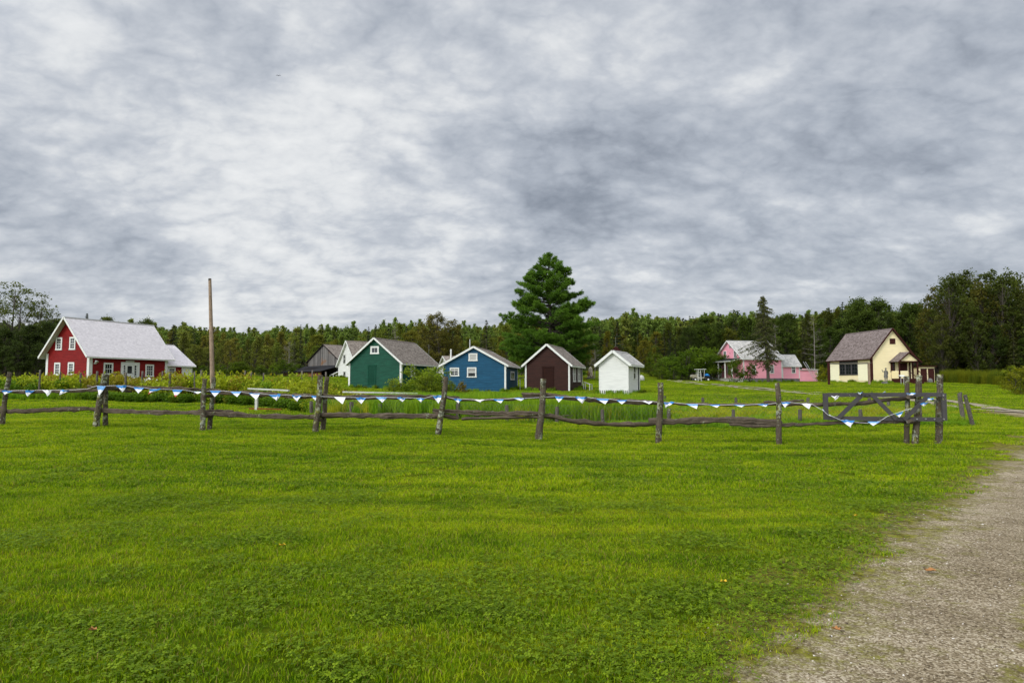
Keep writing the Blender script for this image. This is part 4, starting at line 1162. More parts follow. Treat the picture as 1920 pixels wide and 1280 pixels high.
# ------------------------------------------------------------------ the rail fence, gate and bunting
rnd = random.Random(11)
def wobble_path(pts, n, amp):
    """resample a pixel polyline (px, py) and give it small kinks"""
    out = []
    seg = [math.dist(a, b) for a, b in zip(pts, pts[1:])]; T = sum(seg)
    for i in range(n + 1):
        t = T * i / n; k = 0
        while k < len(seg) - 1 and t > seg[k]: t -= seg[k]; k += 1
        f = min(1, t / seg[k]); x = pts[k][0] + f * (pts[k + 1][0] - pts[k][0]); y = pts[k][1] + f * (pts[k + 1][1] - pts[k][1])
        out.append((x, y + rnd.uniform(-amp, amp)))
    return out
fence = empty('rail_fence', on_ground(1010, Yf(1010)), 'long old split rail fence of grey logs crossing the lawn', 'fence')
POSTS = [((2, 794), (18, 698), 4.2, -.10), ((179, 801.5), (195.5, 701), 5.4, -.16), ((196, 799), (200.5, 702), 4.4, .16), ((378, 806.5), (384.5, 710), 4.6, -.16), ((393.5, 803.5), (400, 706.5), 4.2, .20),
         ((590, 809.5), (602, 703), 5.4, -.16), ((603.5, 807), (614.5, 706), 4.6, .18), ((821, 816), (836, 706), 5.2, -.15), ((1010, 824), (1019, 710), 5.8, -.15),
         ((1235.5, 830.5), (1238, 717), 5.7, -.15), ((1462, 834), (1457.5, 717), 5.2, -.15), ((1701, 831), (1700, 705), 4.7, .22)]
for (b, t, r, off) in POSTS:
    Y = Yf(b[0]) + off; pb = P(b[0], b[1], Y); pb.z = gz(pb.x, pb.y) - .12; pt = P(t[0], t[1], Y + rnd.uniform(-.06, .06)); R0 = r * Y / 1280
    path = []; rad = []
    for i in range(15):
        f = i / 14; q = pb.lerp(pt, f) + Vector((math.sin(f * 5 + b[0]) * .016, rnd.uniform(-.006, .006), 0)); path.append(q + Vector((rnd.uniform(-.006, .006), 0, 0)))
        rad.append(R0 * (1.08 - .2 * f) * (1 + rnd.uniform(-.07, .07)))
    rad[0] *= 1.1
    mb = MB(); mb.tube(path, rad, 11, jit=.10, rnd=rnd)
    mb.build('post', M['post'], fence, smooth=True)
RAILS = [([(-90, 741), (0, 733.7), (60, 735), (120, 733.5), (190, 731.5)], 3.4, .0), ([(164, 724), (200, 727), (246, 734)], 2.6, .10), ([(197, 725), (240, 725.8), (300, 728), (392, 730.5)], 3.6, .0),
         ([(380, 731.5), (430, 736), (500, 739), (560, 743), (608, 743.5)], 4.2, .03), ([(598, 742), (650, 744.5), (700, 745), (740, 743.5), (790, 744), (834, 745.5)], 4.0, .0),
         ([(815, 743), (862, 745)], 2.6, .05), ([(826, 744), (862, 748.5), (900, 749.7), (960, 748), (1018, 743.8)], 2.2, .02),
         ([(978, 738.5), (1015, 740), (1060, 745), (1120, 750), (1180, 753), (1243, 755.5)], 4.0, .02), ([(980, 741.5), (1016, 744)], 3.0, .12),
         ([(1230, 754), (1280, 758), (1357, 759), (1440, 758), (1466, 757)], 2.3, .0), ([(1432, 754.8), (1466, 756)], 3.6, .1), ([(1452, 754), (1508, 751.5)], 2.0, .1),
         ([(1455, 757.5), (1490, 757), (1540, 758.5), (1616, 756.5), (1654, 751), (1712, 744)], 3.3, .10),
         ([(-90, 771), (0, 771.5), (60, 770), (125, 767.5), (186, 766)], 4.2, .0), ([(-60, 763), (10, 765)], 3.4, .1), ([(172, 765.5), (215, 768)], 3.4, .06), ([(183, 769), (240, 772), (300, 773.5), (388, 773)], 4.3, .0),
         ([(372, 771), (437, 770)], 3.4, .1), ([(376, 775), (430, 776.5), (500, 781), (540, 781), (600, 780)], 4.6, .0),
         ([(600, 777), (650, 777.5), (700, 779), (780, 779.5), (828, 778.5)], 4.8, .02), ([(596, 781), (640, 781)], 3.0, .1),
         ([(812, 770.5), (860, 772.5), (917, 775), (1016, 775.5)], 3.6, .02), ([(822, 779), (860, 783)], 3.4, .05), ([(866, 785), (917, 784), (1018, 782)], 3.0, .0),
         ([(1004, 778), (1035, 781), (1075, 789), (1137, 795.5), (1200, 795.5), (1244, 793)], 3.8, .06), ([(1035, 778.6), (1073, 779.2)], 1.0, .1),
         ([(1216, 790), (1250, 791), (1300, 788), (1357, 787), (1400, 788), (1466, 794)], 4.8, .03), ([(1368, 796), (1410, 798), (1466, 799)], 3.2, .0),
         ([(1450, 796.5), (1500, 794.5), (1577, 791.5), (1654, 790), (1716, 790.5)], 2.9, .08)]
for pts, r, off in RAILS:
    L = pts[-1][0] - pts[0][0]; n = max(4, int(abs(L) / 9))
    q = wobble_path(pts, n, .95); ph = rnd.uniform(0, 6)
    path = [P(x, y, Yf(x) + off + .04 * math.sin(i * .5 + ph)) for i, (x, y) in enumerate(q)]
    rad = [r * 18 / 1280 * (1 + .16 * math.sin(i * .7 + ph) + rnd.uniform(-.12, .12)) * (.72 if i in (0, n) else 1) for i in range(n + 1)]
    mb = MB(); mb.tube(path, rad, 9, jit=.28, rnd=rnd); mb.build('rail', M['log'], fence, smooth=False)
    if r > 3.3 and abs(L) > 60:        # the second half of a split log, lying against the first
        k0 = rnd.randint(0, 2); path2 = [p + Vector((0, -.03 + rnd.uniform(-.01, .01), .03 + rnd.uniform(-.012, .012))) for p in path[k0:n - 1]]
        mb = MB(); mb.tube(path2, [x * .62 for x in rad[k0:n - 1]], 7, jit=.3, rnd=rnd); mb.build('rail', M['log'], fence)
for (px0, px1, py) in ((380, 399, 742), (380, 398, 780), (593, 608, 787), (183, 199, 770), (1703, 1716, 744), (1703, 1716, 790)):     # blocks tying the paired posts
    a = P(px0, py, Yf(px0) - .22); b = P(px1, py, Yf(px1) + .26); mb = MB(); mb.tube([a, a.lerp(b, .5), b], [.045, .05, .045], 8, jit=.15); mb.build('cross_block', M['log'], fence)

gate = empty('gate', on_ground(1660, Yf(1660) - .02), 'grey board gate with a zigzag brace, hung between log posts at the fence end', 'gate')
def GY(px): return Yf(px) - .0
def gbar(name, a, b, wpx, th, off=0.0):
    Y0, Y1 = GY(a[0]) + off, GY(b[0]) + off
    mb = MB(); mb.bar(P(a[0], a[1], Y0), P(b[0], b[1], Y1), th, wpx * 16.8 / 1280) if abs(b[0] - a[0]) > 3 else mb.box((P(a[0], a[1], Y0) + P(b[0], b[1], Y1)) / 2, (1, -.14, 0), (.14, 1, 0), (0, 0, 1), wpx * 16.8 / 2560, th / 2, (P(a[0], a[1], Y0) - P(b[0], b[1], Y1)).length / 2)
    return mb.build(name, M['gate'], gate)
gbar('top_rail', (1552, 740), (1769, 739.5), 7.5, .045); gbar('bottom_rail', (1552, 783.5), (1769, 786), 7.5, .045)
gbar('stile', (1548, 737), (1548, 786.5), 8.5, .06, -.01); gbar('stile', (1770, 737), (1770, 788), 7.5, .07, -.01)
gbar('brace', (1569, 786), (1620, 736.5), 7.5, .03, -.045); gbar('brace', (1632, 737), (1681, 786), 7.0, .03, -.045); gbar('brace', (1695, 787), (1744, 738), 7.0, .03, -.045)
mb = MB()
for (px, py) in ((1719, 785.5), (1735.5, 785), (1752, 785.5), (1769.5, 785.5), (1768.5, 741)):
    c = P(px, py, GY(px) - .03 - (.0 if px < 1765 else .02)); mb.tube([c + Vector((0, .02, 0)), c + Vector((0, -.015, 0))], .018, 8)
mb.build('bolts', M['bolt'], gate)['kind'] = 'stuff'
for (b, t, r, off) in (((1715, 833), (1724, 703.5), 5.3, .16), ((1759, 832.5), (1762.5, 701.5), 5.9, .17)):
    Y = Yf(b[0]) + off; pb = P(b[0], b[1], Y); pb.z = gz(pb.x, pb.y) - .12; pt = P(t[0], t[1], Y); R0 = r * Y / 1280
    path = [pb.lerp(pt, i / 14) + Vector((rnd.uniform(-.008, .008), 0, 0)) for i in range(15)]
    mb = MB(); mb.tube(path, [R0 * (1.06 - .16 * i / 14) * (1 + rnd.uniform(-.06, .06)) for i in range(15)], 11, jit=.09, rnd=rnd); mb.build('gate_post', M['post'], gate, smooth=True)

# bunting: one cord with its pennants, lying along the top rail
bunt = empty('bunting', on_ground(1010, Yf(1010) - .25), 'string of blue and white pennants tied along the top rail of the log fence', 'bunting')
PEN = [(-30, -10, 733, -20, 741, 0), (6, 26, 732, 9.5, 739, 0), (46, 63, 731.5, 55, 741.5, 0), (80, 96, 731, 90, 740, 0), (113, 131, 731, 113.5, 739, 0), (183, 198, 723, 186.5, 741.5, 0), (218, 237, 722.5, 231, 734, 0), (252, 270, 726, 260, 735.5, 0),
       (283, 303, 729, 280, 737, 1), (324, 342, 730, 328, 742, 1), (364, 379, 734, 372, 737.5, 2), (394, 413, 732, 402, 741.5, 0), (433, 452, 734, 445, 743.5, 0), (468, 487, 737, 480, 748.5, 2), (506, 527, 739.5, 518, 749.5, 0),
       (547, 564, 741, 557, 751.5, 0), (584, 593, 742, 591, 750.5, 0), (627, 647, 744, 643, 755.5, 0), (667, 686, 745, 677, 756, 0), (705, 725, 744, 718, 753, 0), (743, 761, 745, 755, 752, 0), (781, 796, 746, 791, 753, 0), (812, 829, 741.5, 822, 754.5, 0),
       (851, 866, 747, 861, 754, 0), (890, 908, 749, 900, 753.5, 0), (925, 944, 748, 938, 755, 0), (963, 985, 746, 976, 750, 0), (1041, 1057, 743, 1047, 753, 0), (1079, 1101, 744, 1092, 755, 0), (1118, 1141, 747, 1135, 756, 0),
       (1157, 1175, 750, 1166, 756.5, 0), (1205, 1223, 752, 1218, 755.5, 0), (1245, 1263, 754, 1248, 763.5, 0), (1287, 1308, 757, 1305, 764.5, 0), (1330, 1350, 758.5, 1344, 763, 0), (1376, 1396, 758.5, 1390, 762.5, 0), (1420, 1440, 757.5, 1436, 761, 0),
       (1465, 1482, 753.5, 1473, 763, 0), (1504, 1522, 756.5, 1516, 766.5, 0), (1575, 1600, 787, 1594, 800, 0), (1627, 1650, 790, 1636, 796, 0)]
mb = MB(); cord = []
for (x0, x1, y, *_r) in PEN:
    if x0 > 1560: break
    cord += [(x0, y), (x1, y + .4)]
cord.insert(10, (164, 728.5))
cord += [(1532, 763), (1543, 769), (1552, 777), (1562, 781), (1576, 787), (1588, 788), (1600, 791), (1627, 793), (1650, 789), (1664, 780), (1690, 771), (1710, 765)]
cp = [P(x, y, Yf(x) - .13 - (.12 if 170 < x < 192 else 0)) for x, y in cord]
mb.tube(cp, .0038, 5, cap=False); mb.build('cord', M['f_white'], bunt)
def pennant(c0, c1, tip, red, seed, back=False):
    rr = random.Random(seed); mb = MB()
    n = 5; fold = rr.uniform(-.07, .07)
    blue = rr.uniform(.26, .42) if red != 2 else .12
    rows = [0, blue, .72, .86, 1.0] if red == 1 else [0, blue, .6, .85, 1.0]
    g_ = []
    for j, t in enumerate(rows):
        a = c0.lerp(tip, t); b = c1.lerp(tip, t); row = []
        for i in range(n):
            q = a.lerp(b, i / (n - 1)); q = q + Vector((0, fold * math.sin(i * 1.6 + t * 3 + seed) * (1 - t * .6) - .02 * t, fold * .35 * math.sin(i * 2.3 + seed * 2.1) * (1 if 0 < i < n - 1 else 0))); row.append(q)
        g_.append(row)
    for j in range(len(rows) - 1):
        mb.cur = 0 if j == 0 else (2 if (red == 1 and j >= 2) else 1)
        if red == 2 and j == 1: mb.cur = 1
        for i in range(n - 1):
            mb.face([g_[j][i], g_[j][i + 1], g_[j + 1][i + 1], g_[j + 1][i]])
    m = [M['f_blue'], M['f_white'], M['f_red']]
    if seed % 7 in (3, 5) and red == 0: m[0] = M['f_white'] if seed % 7 == 3 else M['f_pale']
    return mb.build('pennant', m, bunt, smooth=True)
for i, (x0, x1, y, tx, ty, red) in enumerate(PEN):
    off = -.145 - (.12 if 170 < x0 < 192 else 0)
    c0 = P(x0 - 1.0, y, Yf(x0) + off); c1 = P(x1 + 1.0, y + (.6 if i % 2 else -.3), Yf(x1) + off); tip = P(tx + random.uniform(-1.5, 1.5), ty + random.uniform(.3, 2.2), Yf(tx) + off - .04)
    pennant(c0, c1, tip, red, i)
for i, (c0, c1, tip) in enumerate((((1543, 766), (1548, 774), (1541, 767)), ((1550, 775), (1563, 780), (1556, 779)), ((1560, 741.5), (1576, 742), (1565, 749)), ((1679, 776), (1694, 771), (1685, 782)), ((1697, 737), (1716, 737), (1703, 743)), ((1727, 757), (1745, 752), (1730, 761)), ((1738, 748), (1750, 745), (1742, 751)), ((1604, 735.5), (1616, 735), (1611, 738.5)), ((1655, 736.5), (1662, 735), (1658, 733)))):
    f = lambda q: P(q[0], q[1], Yf(q[0]) - .10)
    pennant(f(c0), f(c1), f(tip), 0, 50 + i)

# ------------------------------------------------------------------ low post and wire fence round the pond
pond = empty('wire_fence', on_ground(1250, 24), 'low wire mesh fence on short grey stakes round the reedy hollow', 'fence')
def stake(parent, px, Y, top_py, rpx, lean=0.0, name='stake', m=None, hgt=None):
    b = on_ground(px, Y); h = hgt or (P(px, top_py, Y).z - b.z); r0 = rpx * Y / 1280
    path = [b + Vector((lean * f * h + rnd.uniform(-.006, .006), 0, h * f - .08 * (1 - f))) for f in (0, .3, .6, .85, 1)]
    mb = MB(); mb.tube(path, [r0 * x for x in (1.05, 1, 1, .96, .9)], 8, jit=.12, rnd=rnd); return mb.build(name, m or M['stake'], parent)
FT = {585: 752, 660: 753, 713: 757, 858: 755, 951: 759, 1043: 762, 1130: 767, 1253: 766, 1373: 767, 1498: 767, 1612: 767, 1722: 757, 1812: 742}
line_f = []
for px, by, Y in POND_FRONT:
    r = 3.6 if px not in (1253, 1373, 1498) else 3.4
    if px != 1812: stake(pond, px, Y, FT[px], r, rnd.uniform(-.06, .06) if px != 1812 else -.12); line_f.append(on_ground(px, Y))
stake(pond, 1822, 21.4, 740, 4.0, -.24); stake(pond, 1804, 22.6, 737, 4.0, -.12)
BT = {1800: 735, 1753: 749, 1665: 752, 1629: 746, 1514: 745, 1380: 745, 1318: 745, 1245: 742, 1188: 741, 1120: 748, 1056: 752, 996: 750, 915: 744, 830: 748}
line_b = []
for px, by, Y in POND_BACK:
    stake(pond, px, Y, BT[px], 2.9, rnd.uniform(-.06, .06)); line_b.append(on_ground(px, Y))
def netting(line, h, cell, name, rad=.0014):
    mb = MB()
    for a, b in zip(line, line[1:]):
        L = (b - a).length; n = max(1, int(L / cell)); m = max(1, int(h / cell))
        def q(i, j): v = a.lerp(b, i / n); return Vector((v.x, v.y - .03, gz(v.x, v.y) + .03 + h * j / m))
        g_ = {}
        def Q(i, j):
            if (i, j) not in g_: g_[(i, j)] = q(i, j)
            return g_[(i, j)]
        for i in range(n):
            for j in range(m):
                p0, p1 = (Q(i, j), Q(i + 1, j + 1)) if (i + j) % 2 == 0 else (Q(i, j + 1), Q(i + 1, j))
                d = (p1 - p0).normalized(); u = Vector((-d.z * (b - a).normalized().x, -d.z * (b - a).normalized().y, math.hypot(d.x, d.y))) * rad
                mb.face([p0 - u, p1 - u, p1 + u, p0 + u])
        for j in (0, m):
            p0, p1 = Q(0, j), Q(n, j); mb.face([p0 - Z * rad, p1 - Z * rad, p1 + Z * rad, p0 + Z * rad])
    return mb.build(name, M['wire'], pond)
netting(line_f, .56, .075, 'wire_netting'); netting([line_f[-1], line_b[0]], .60, .075, 'wire_netting', .0014); netting(line_b[:7], .58, .11, 'wire_netting', .0012)
# ------------------------------------------------------------------ foliage building blocks
def leaf_quads(C, size, r, flat=0.0, aspect=0.6):
    """one folded-free leaf quad at each centre, random direction; flat pulls them level"""
    n = len(C)
    a = r.normal(0, 1, (n, 3)); a[:, 2] *= (1 - flat); a /= np.linalg.norm(a, axis=1)[:, None]
    b = r.normal(0, 1, (n, 3)); b[:, 2] *= (1 - flat); b -= a * (a * b).sum(1)[:, None]; b /= np.linalg.norm(b, axis=1)[:, None]
    s = (size * r.uniform(.6, 1.35, n))[:, None]
    return np.stack([C - a * s, C + b * s * aspect, C + a * s, C - b * s * aspect], 1)
def branch(mb, a, b, r0, r1, sag=0.0, n=5, sides=5, jit=.03):
    a = Vector(a); b = Vector(b); L = (b - a).length; path = []
    for i in range(n + 1):
        f = i / n; p = a.lerp(b, f); p.z += sag * L * math.sin(f * math.pi) ; p += Vector((random.uniform(-1, 1), random.uniform(-1, 1), random.uniform(-1, 1))) * jit * L * (0 if i in (0, n) else 1)
        path.append(p)
    mb.tube(path, [r0 + (r1 - r0) * i / n for i in range(n + 1)], sides, cap=False)
    return path

def broadleaf(seed, H=12.0, cw=3.2, base=.28, nclump=75, per=85, leaf=.16, clump=.85, fork=False, trunks=1, bark='bark', top_open=0.0, kind='leaf', dens_low=1.0, split=True, name='tree', pointed=False):
    """a broad-leaved tree of height H: tapered trunk, limbs, leaf clumps with gaps between them"""
    random.seed(seed); r = np.random.default_rng(seed)
    mb = MB(); V = []; T = []
    for t in range(trunks):
        ox, oy = (0, 0) if trunks == 1 else (random.uniform(-.6, .6), random.uniform(-.6, .6))
        lx, ly = random.uniform(-.08, .08) * H, random.uniform(-.08, .08) * H
        tp = [Vector((ox + lx * f + math.sin(f * 4 + seed) * .02 * H, oy + ly * f, H * .93 * f)) for f in (0, .12, .26, .4, .55, .7, .85, 1)]
        rb = H * .014 / (trunks ** .4)
        mb.tube(tp, [rb * (1.25 if i == 0 else 1) * (1 - .9 * i / 7) + .012 for i in range(8)], 7, jit=.08)
        def trunk_at(f):
            k = min(6, int(f * 7)); return tp[k].lerp(tp[k + 1], min(1, f * 7 - k))
        for i in range(nclump // trunks):
            f = random.uniform(0, 1); f = base + (1 - base) * f ** .85
            prof = math.sin(min(1, (f - base) / (1 - base) * .93 + .10) * math.pi) ** .6
            if pointed: tt = (f - base) / (1 - base); prof = min(1, .45 + 2.2 * tt) * (1 - tt) ** .8 * 1.05 - .12
            rad = cw * (0.25 + .75 * prof) * random.uniform(.25, 1.0) ** .6 * random.choice((1, 1, .8, 1.12))
            a = random.uniform(0, 6.283)
            z = H * f; c = trunk_at(min(1, f)) + Vector((math.cos(a) * rad, math.sin(a) * rad, 0)); c.z = z + random.uniform(-.3, .5)
            if random.random() < .8:
                st = trunk_at(max(.08, f - .12 - rad / H * .5)); branch(mb, st, c, rb * .32 * (1.1 - f) + .012, .008, -.04, 4, 4)
            cs = clump * random.uniform(.55, 1.25) * (1 - top_open * .4 * f); m = int(per * (cs / clump) ** 1.5 * (1 - top_open * f) * (dens_low if f < .5 else 1))
            if m < 4: continue
            q = r.normal(0, 1, (m, 3)); q /= np.linalg.norm(q, axis=1)[:, None]; q *= (r.uniform(0, 1, m) ** .45)[:, None]
            q *= np.where(r.uniform(0, 1, m) < .24, 1.75, 1.0)[:, None]; q *= np.array([cs, cs, cs * .78]); C = q + np.array(c)
            V.append(leaf_quads(C, leaf, r, .3)); T.append(np.clip(random.gauss(.45, .2) + r.normal(0, .12, m) + q[:, 2] / cs * .18, 0, 1))
    V = np.concatenate(V); T = np.concatenate(T)
    return assemble(name, mb, M[bark], V, T, M[kind], split)

def conifer(seed, H=12.0, R0=2.4, dens=1.0, base=.06, droop=.25, kind='needle', bark='bark', name='spruce', card=.20, thin_top=False, split=True, side=0.0, ragged=.25):
    """a spruce: straight trunk, whorls of drooping boughs hung with needle sprays"""
    random.seed(seed); r = np.random.default_rng(seed)
    mb = MB(); V = []; T = []
    mb.tube([Vector((0, 0, H * f)) + Vector((math.sin(f * 3 + seed) * .008 * H * f, 0, 0)) for f in (0, .2, .4, .6, .8, .98)], [H * .013 * (1 - .95 * f) + .012 for f in (0, .2, .4, .6, .8, .98)], 7)
    nw = int(26 * dens * (H / 12) ** .4) + 6
    for w in range(nw):
        f = base + (1 - base) * (w + random.uniform(-.3, .3)) / nw
        if f > .985: continue
        L0 = R0 * (1 - f) ** .82 * (1 - .25 * max(0, .2 - f) / .2)
        for k in range(random.randint(5, 7)):
            a = random.uniform(0, 6.283); L = max(.12, L0 * random.uniform(1 - ragged * 1.6, 1 + ragged * .6)) * (1 + side * math.cos(a))
            z = H * f; dr = droop * (1 - f) * L - (.35 * L * f); P0 = np.array([0, 0, z]); P1 = np.array([math.cos(a) * L, math.sin(a) * L, z - dr + random.uniform(-.1, .1)])
            mid = (P0 + P1) / 2 + np.array([0, 0, -.05 * L + .02])
            mb.tube([Vector(P0), Vector(mid), Vector(P1)], [.018 + .008 * L, .012 + .004 * L, .005], 3, cap=False)
            m = max(4, int(L * 13 * dens)); t = r.uniform(.08, 1.03, m)[:, None]
            C = P0 * (1 - t) ** 2 + 2 * mid * t * (1 - t) + P1 * t * t
            wd = .26 * L * (1.05 - t) + .05; sdv = np.array([-math.sin(a), math.cos(a), 0])
            C = C + sdv * r.uniform(-1, 1, (m, 1)) * wd + np.array([0, 0, 1]) * r.uniform(-.16, .05, (m, 1)) * (.5 + L * .3)
            s = card * r.uniform(.7, 1.3, (m, 1)); ax = np.array([math.cos(a), math.sin(a), -.35]) + r.normal(0, .35, (m, 3)); ax /= np.linalg.norm(ax, axis=1)[:, None]
            bx = sdv + r.normal(0, .4, (m, 3)); bx -= ax * (ax * bx).sum(1)[:, None]; bx /= np.linalg.norm(bx, axis=1)[:, None]
            V.append(np.stack([C - ax * s, C + bx * s * .34, C + ax * s * 1.1, C - bx * s * .34], 1)); T.append(np.clip(.25 + t[:, 0] * .45 + r.normal(0, .15, m), 0, 1))
    return assemble(name, mb, M[bark], np.concatenate(V), np.concatenate(T), M[kind], split)

def assemble(name, mb, bark, V, T, leafm, split):
    if split:
        root = bpy.data.objects.new(name, None); root.empty_display_size = .3
        tr = mb.build('trunk', bark, link=False, smooth=True); tr.parent = root
        cr = soup('crown', V, T, leafm); cr.parent = root
        return root
    # one mesh: crown faces first, then the trunk
    o = soup(name, V, T, leafm); me = o.data
    tv = np.array(mb.v); n0 = len(me.vertices)
    tris = []
    for f in mb.f:
        if len(f) == 4: tris.append(f)
    q = tv[np.array(tris)]
    V2 = q; allV = np.concatenate([V, V2]); allT = np.concatenate([T, np.full(len(V2), .3)])
    o2 = soup(name, allV, allT, leafm); o2.data.materials.append(bark)
    mi = np.zeros(len(allV), np.int32); mi[len(V):] = 1; o2.data.polygons.foreach_set('material_index', mi)
    return o2
def place(tmpl, px, Y, top_py=None, H0=12.0, label=None, cat='tree', group=None, color=(1, 1, 1), name=None, wide=1.0, h=None, x=None):
    """a copy of a template tree standing at pixel column px, distance Y, reaching up to the row top_py"""
    p = on_ground(px, Y) if x is None else Vector((x, Y, gz(x, Y)))
    hh = h if h else P(px, top_py, Y).z - p.z
    s = hh / H0
    def cp(o, parent):
        c = o.copy(); COL.objects.link(c); c.parent = parent; c.color = (*color, 1)
        for ch in o.children: cp(ch, c)
        return c
    o = cp(tmpl, None)
    if name: o.name = name
    o.location = p - Vector((0, 0, .1)); o.rotation_euler = (0, 0, random.uniform(0, 6.283)); o.scale = (s * wide, s * wide, s)
    tag(o, label, cat, group)
    return o

# templates (never shown themselves; every tree is a copy)
BL = [broadleaf(100 + k, nclump=125, per=75, clump=.66, leaf=.14, cw=2.9 + .3 * (k % 3), base=.20 + .05 * (k % 2)) for k in range(5)]
BT_ = [broadleaf(120 + k, nclump=130, per=82, cw=2.3, base=.12, clump=.62, leaf=.13, top_open=.42, trunks=1, bark='bark') for k in range(4)]
CF = [conifer(140 + k, R0=2.2 + .25 * k, dens=1.0) for k in range(3)]
BN = [broadleaf(190 + k, nclump=120, per=46, cw=2.0, base=.10, clump=.50, leaf=.135, split=(k < 2), name='broadleaf_tree', pointed=True) for k in range(5)]
BO = [broadleaf(195 + k, nclump=64, per=52, cw=3.4, base=.30, clump=.55, leaf=.12, top_open=.1) for k in range(2)]
BLs = [broadleaf(160 + k, nclump=125, per=38, cw=2.7, base=.10, leaf=.16, clump=.55, split=False, name='broadleaf_tree') for k in range(4)]
CFs = [conifer(170 + k, R0=2.0, dens=.85, card=.24, split=False, name='spruce_tree') for k in range(2)]
BU = [broadleaf(180 + k, H=3.0, cw=1.5, base=.05, nclump=46, per=75, leaf=.085, clump=.42, trunks=3, kind='bush', name='bush') for k in range(4)]

# ------------------------------------------------------------------ the great pine
def great_pine():
    random.seed(5); r = np.random.default_rng(5)
    Y = 92; base = on_ground(1030, Y); H = P(1030, 474, Y).z - base.z; mpp = Y / 1280
    mb = MB(); V = []; T = []
    mb.tube([Vector((math.sin(f * 4) * .12, 0, H * f)) for f in (0, .1, .25, .4, .55, .7, .85, .98)], [.36 * (1 - .93 * f) + .02 for f in (0, .1, .25, .4, .55, .7, .85, .98)], 10, jit=.05)
    # outline from the photograph: (row, left reach, right reach) in pixels from the trunk
    prof = [(474, 2, 2), (490, 17, 19), (505, 33, 36), (520, 46, 66), (535, 64, 44), (550, 72, 60), (562, 80, 62), (575, 84, 84), (590, 100, 70), (600, 96, 82), (612, 88, 88), (630, 94, 92), (655, 90, 84), (680, 76, 74), (700, 56, 60)]
    ys = [a for a, b, c in prof]; lf = [b * 1.04 for a, b, c in prof]; rt = [c * 1.04 for a, b, c in prof]
    nb = 270
    for i in range(nb):
        f = (i + random.random()) / nb; py = 478 + (700 - 478) * f ** .95
        a = random.uniform(0, 6.283) + i * 2.4
        ca, sa = math.cos(a), math.sin(a)
        reach = (np.interp(py, ys, rt) if ca > 0 else np.interp(py, ys, lf)) * mpp
        depthreach = (np.interp(py, ys, rt) + np.interp(py, ys, lf)) / 2 * mpp
        tier = .94 + .08 * math.sin(py * .30); reach *= tier; depthreach *= tier
        L = 1.0 / math.sqrt((ca / reach) ** 2 + (sa / depthreach) ** 2) * random.uniform(.74, 1.06)
        z = P(1030, py, Y).z - base.z; up = .30 * L * (1 - f) + .05 * L
        P0 = Vector((0, 0, max(1.5, z - up))); P1 = Vector((ca * L, sa * L, z + random.uniform(-.15, .25)))
        mid = P0.lerp(P1, .55) + Vector((0, 0, -.04 * L))
        path = [P0, P0.lerp(mid, .5), mid, mid.lerp(P1, .5) + Vector((0, 0, .02 * L)), P1]
        mb.tube(path, [.03 + .013 * L, .025 + .009 * L, .02 + .006 * L, .02, .008], 4, cap=False)
        side = Vector((-sa, ca, 0)); ntw = max(6, int(L * 6.0))
        tone = random.gauss(.5, .16)
        for j in range(ntw):
            t = random.uniform(.22, 1.0) ** .7; k = min(3, int(t * 4)); q = path[k].lerp(path[k + 1], t * 4 - k)
            w = (.34 * L * (1.1 - t) + .22) * random.uniform(-1, 1)
            e = q + side * w + Vector((ca, sa, 0)) * abs(w) * .55 + Vector((0, 0, random.uniform(.0, .30)))
            mb.tube([q, e], [.014, .006], 3, cap=False)
            for m in range(random.randint(3, 5)):
                c = np.array(q.lerp(e, random.uniform(.35, 1.05))) + r.normal(0, .09, 3)
                n = 11; d = r.normal(0, 1, (n, 3)) + np.array([ca * .6, sa * .6, .55]); d /= np.linalg.norm(d, axis=1)[:, None]
                ln = r.uniform(.20, .36, (n, 1)); b = np.cross(d, r.normal(0, 1, (n, 3))); b /= np.linalg.norm(b, axis=1)[:, None]; b *= .022
                V.append(np.stack([c - b, c + b, c + d * ln + b * .5, c + d * ln - b * .5], 1)); T.append(np.clip(tone + r.normal(0, .12, n) + .25 * (t - .6), 0, 1))
    root = empty('pine_tree', base, 'great dark green pine towering behind the brown shed', 'tree')
    tr = mb.build('trunk', M['bark'], link=False, smooth=True); COL.objects.link(tr); tr.parent = root
    cr = soup('crown', np.concatenate(V), np.concatenate(T), M['pine'], link=True); cr.parent = root
great_pine()

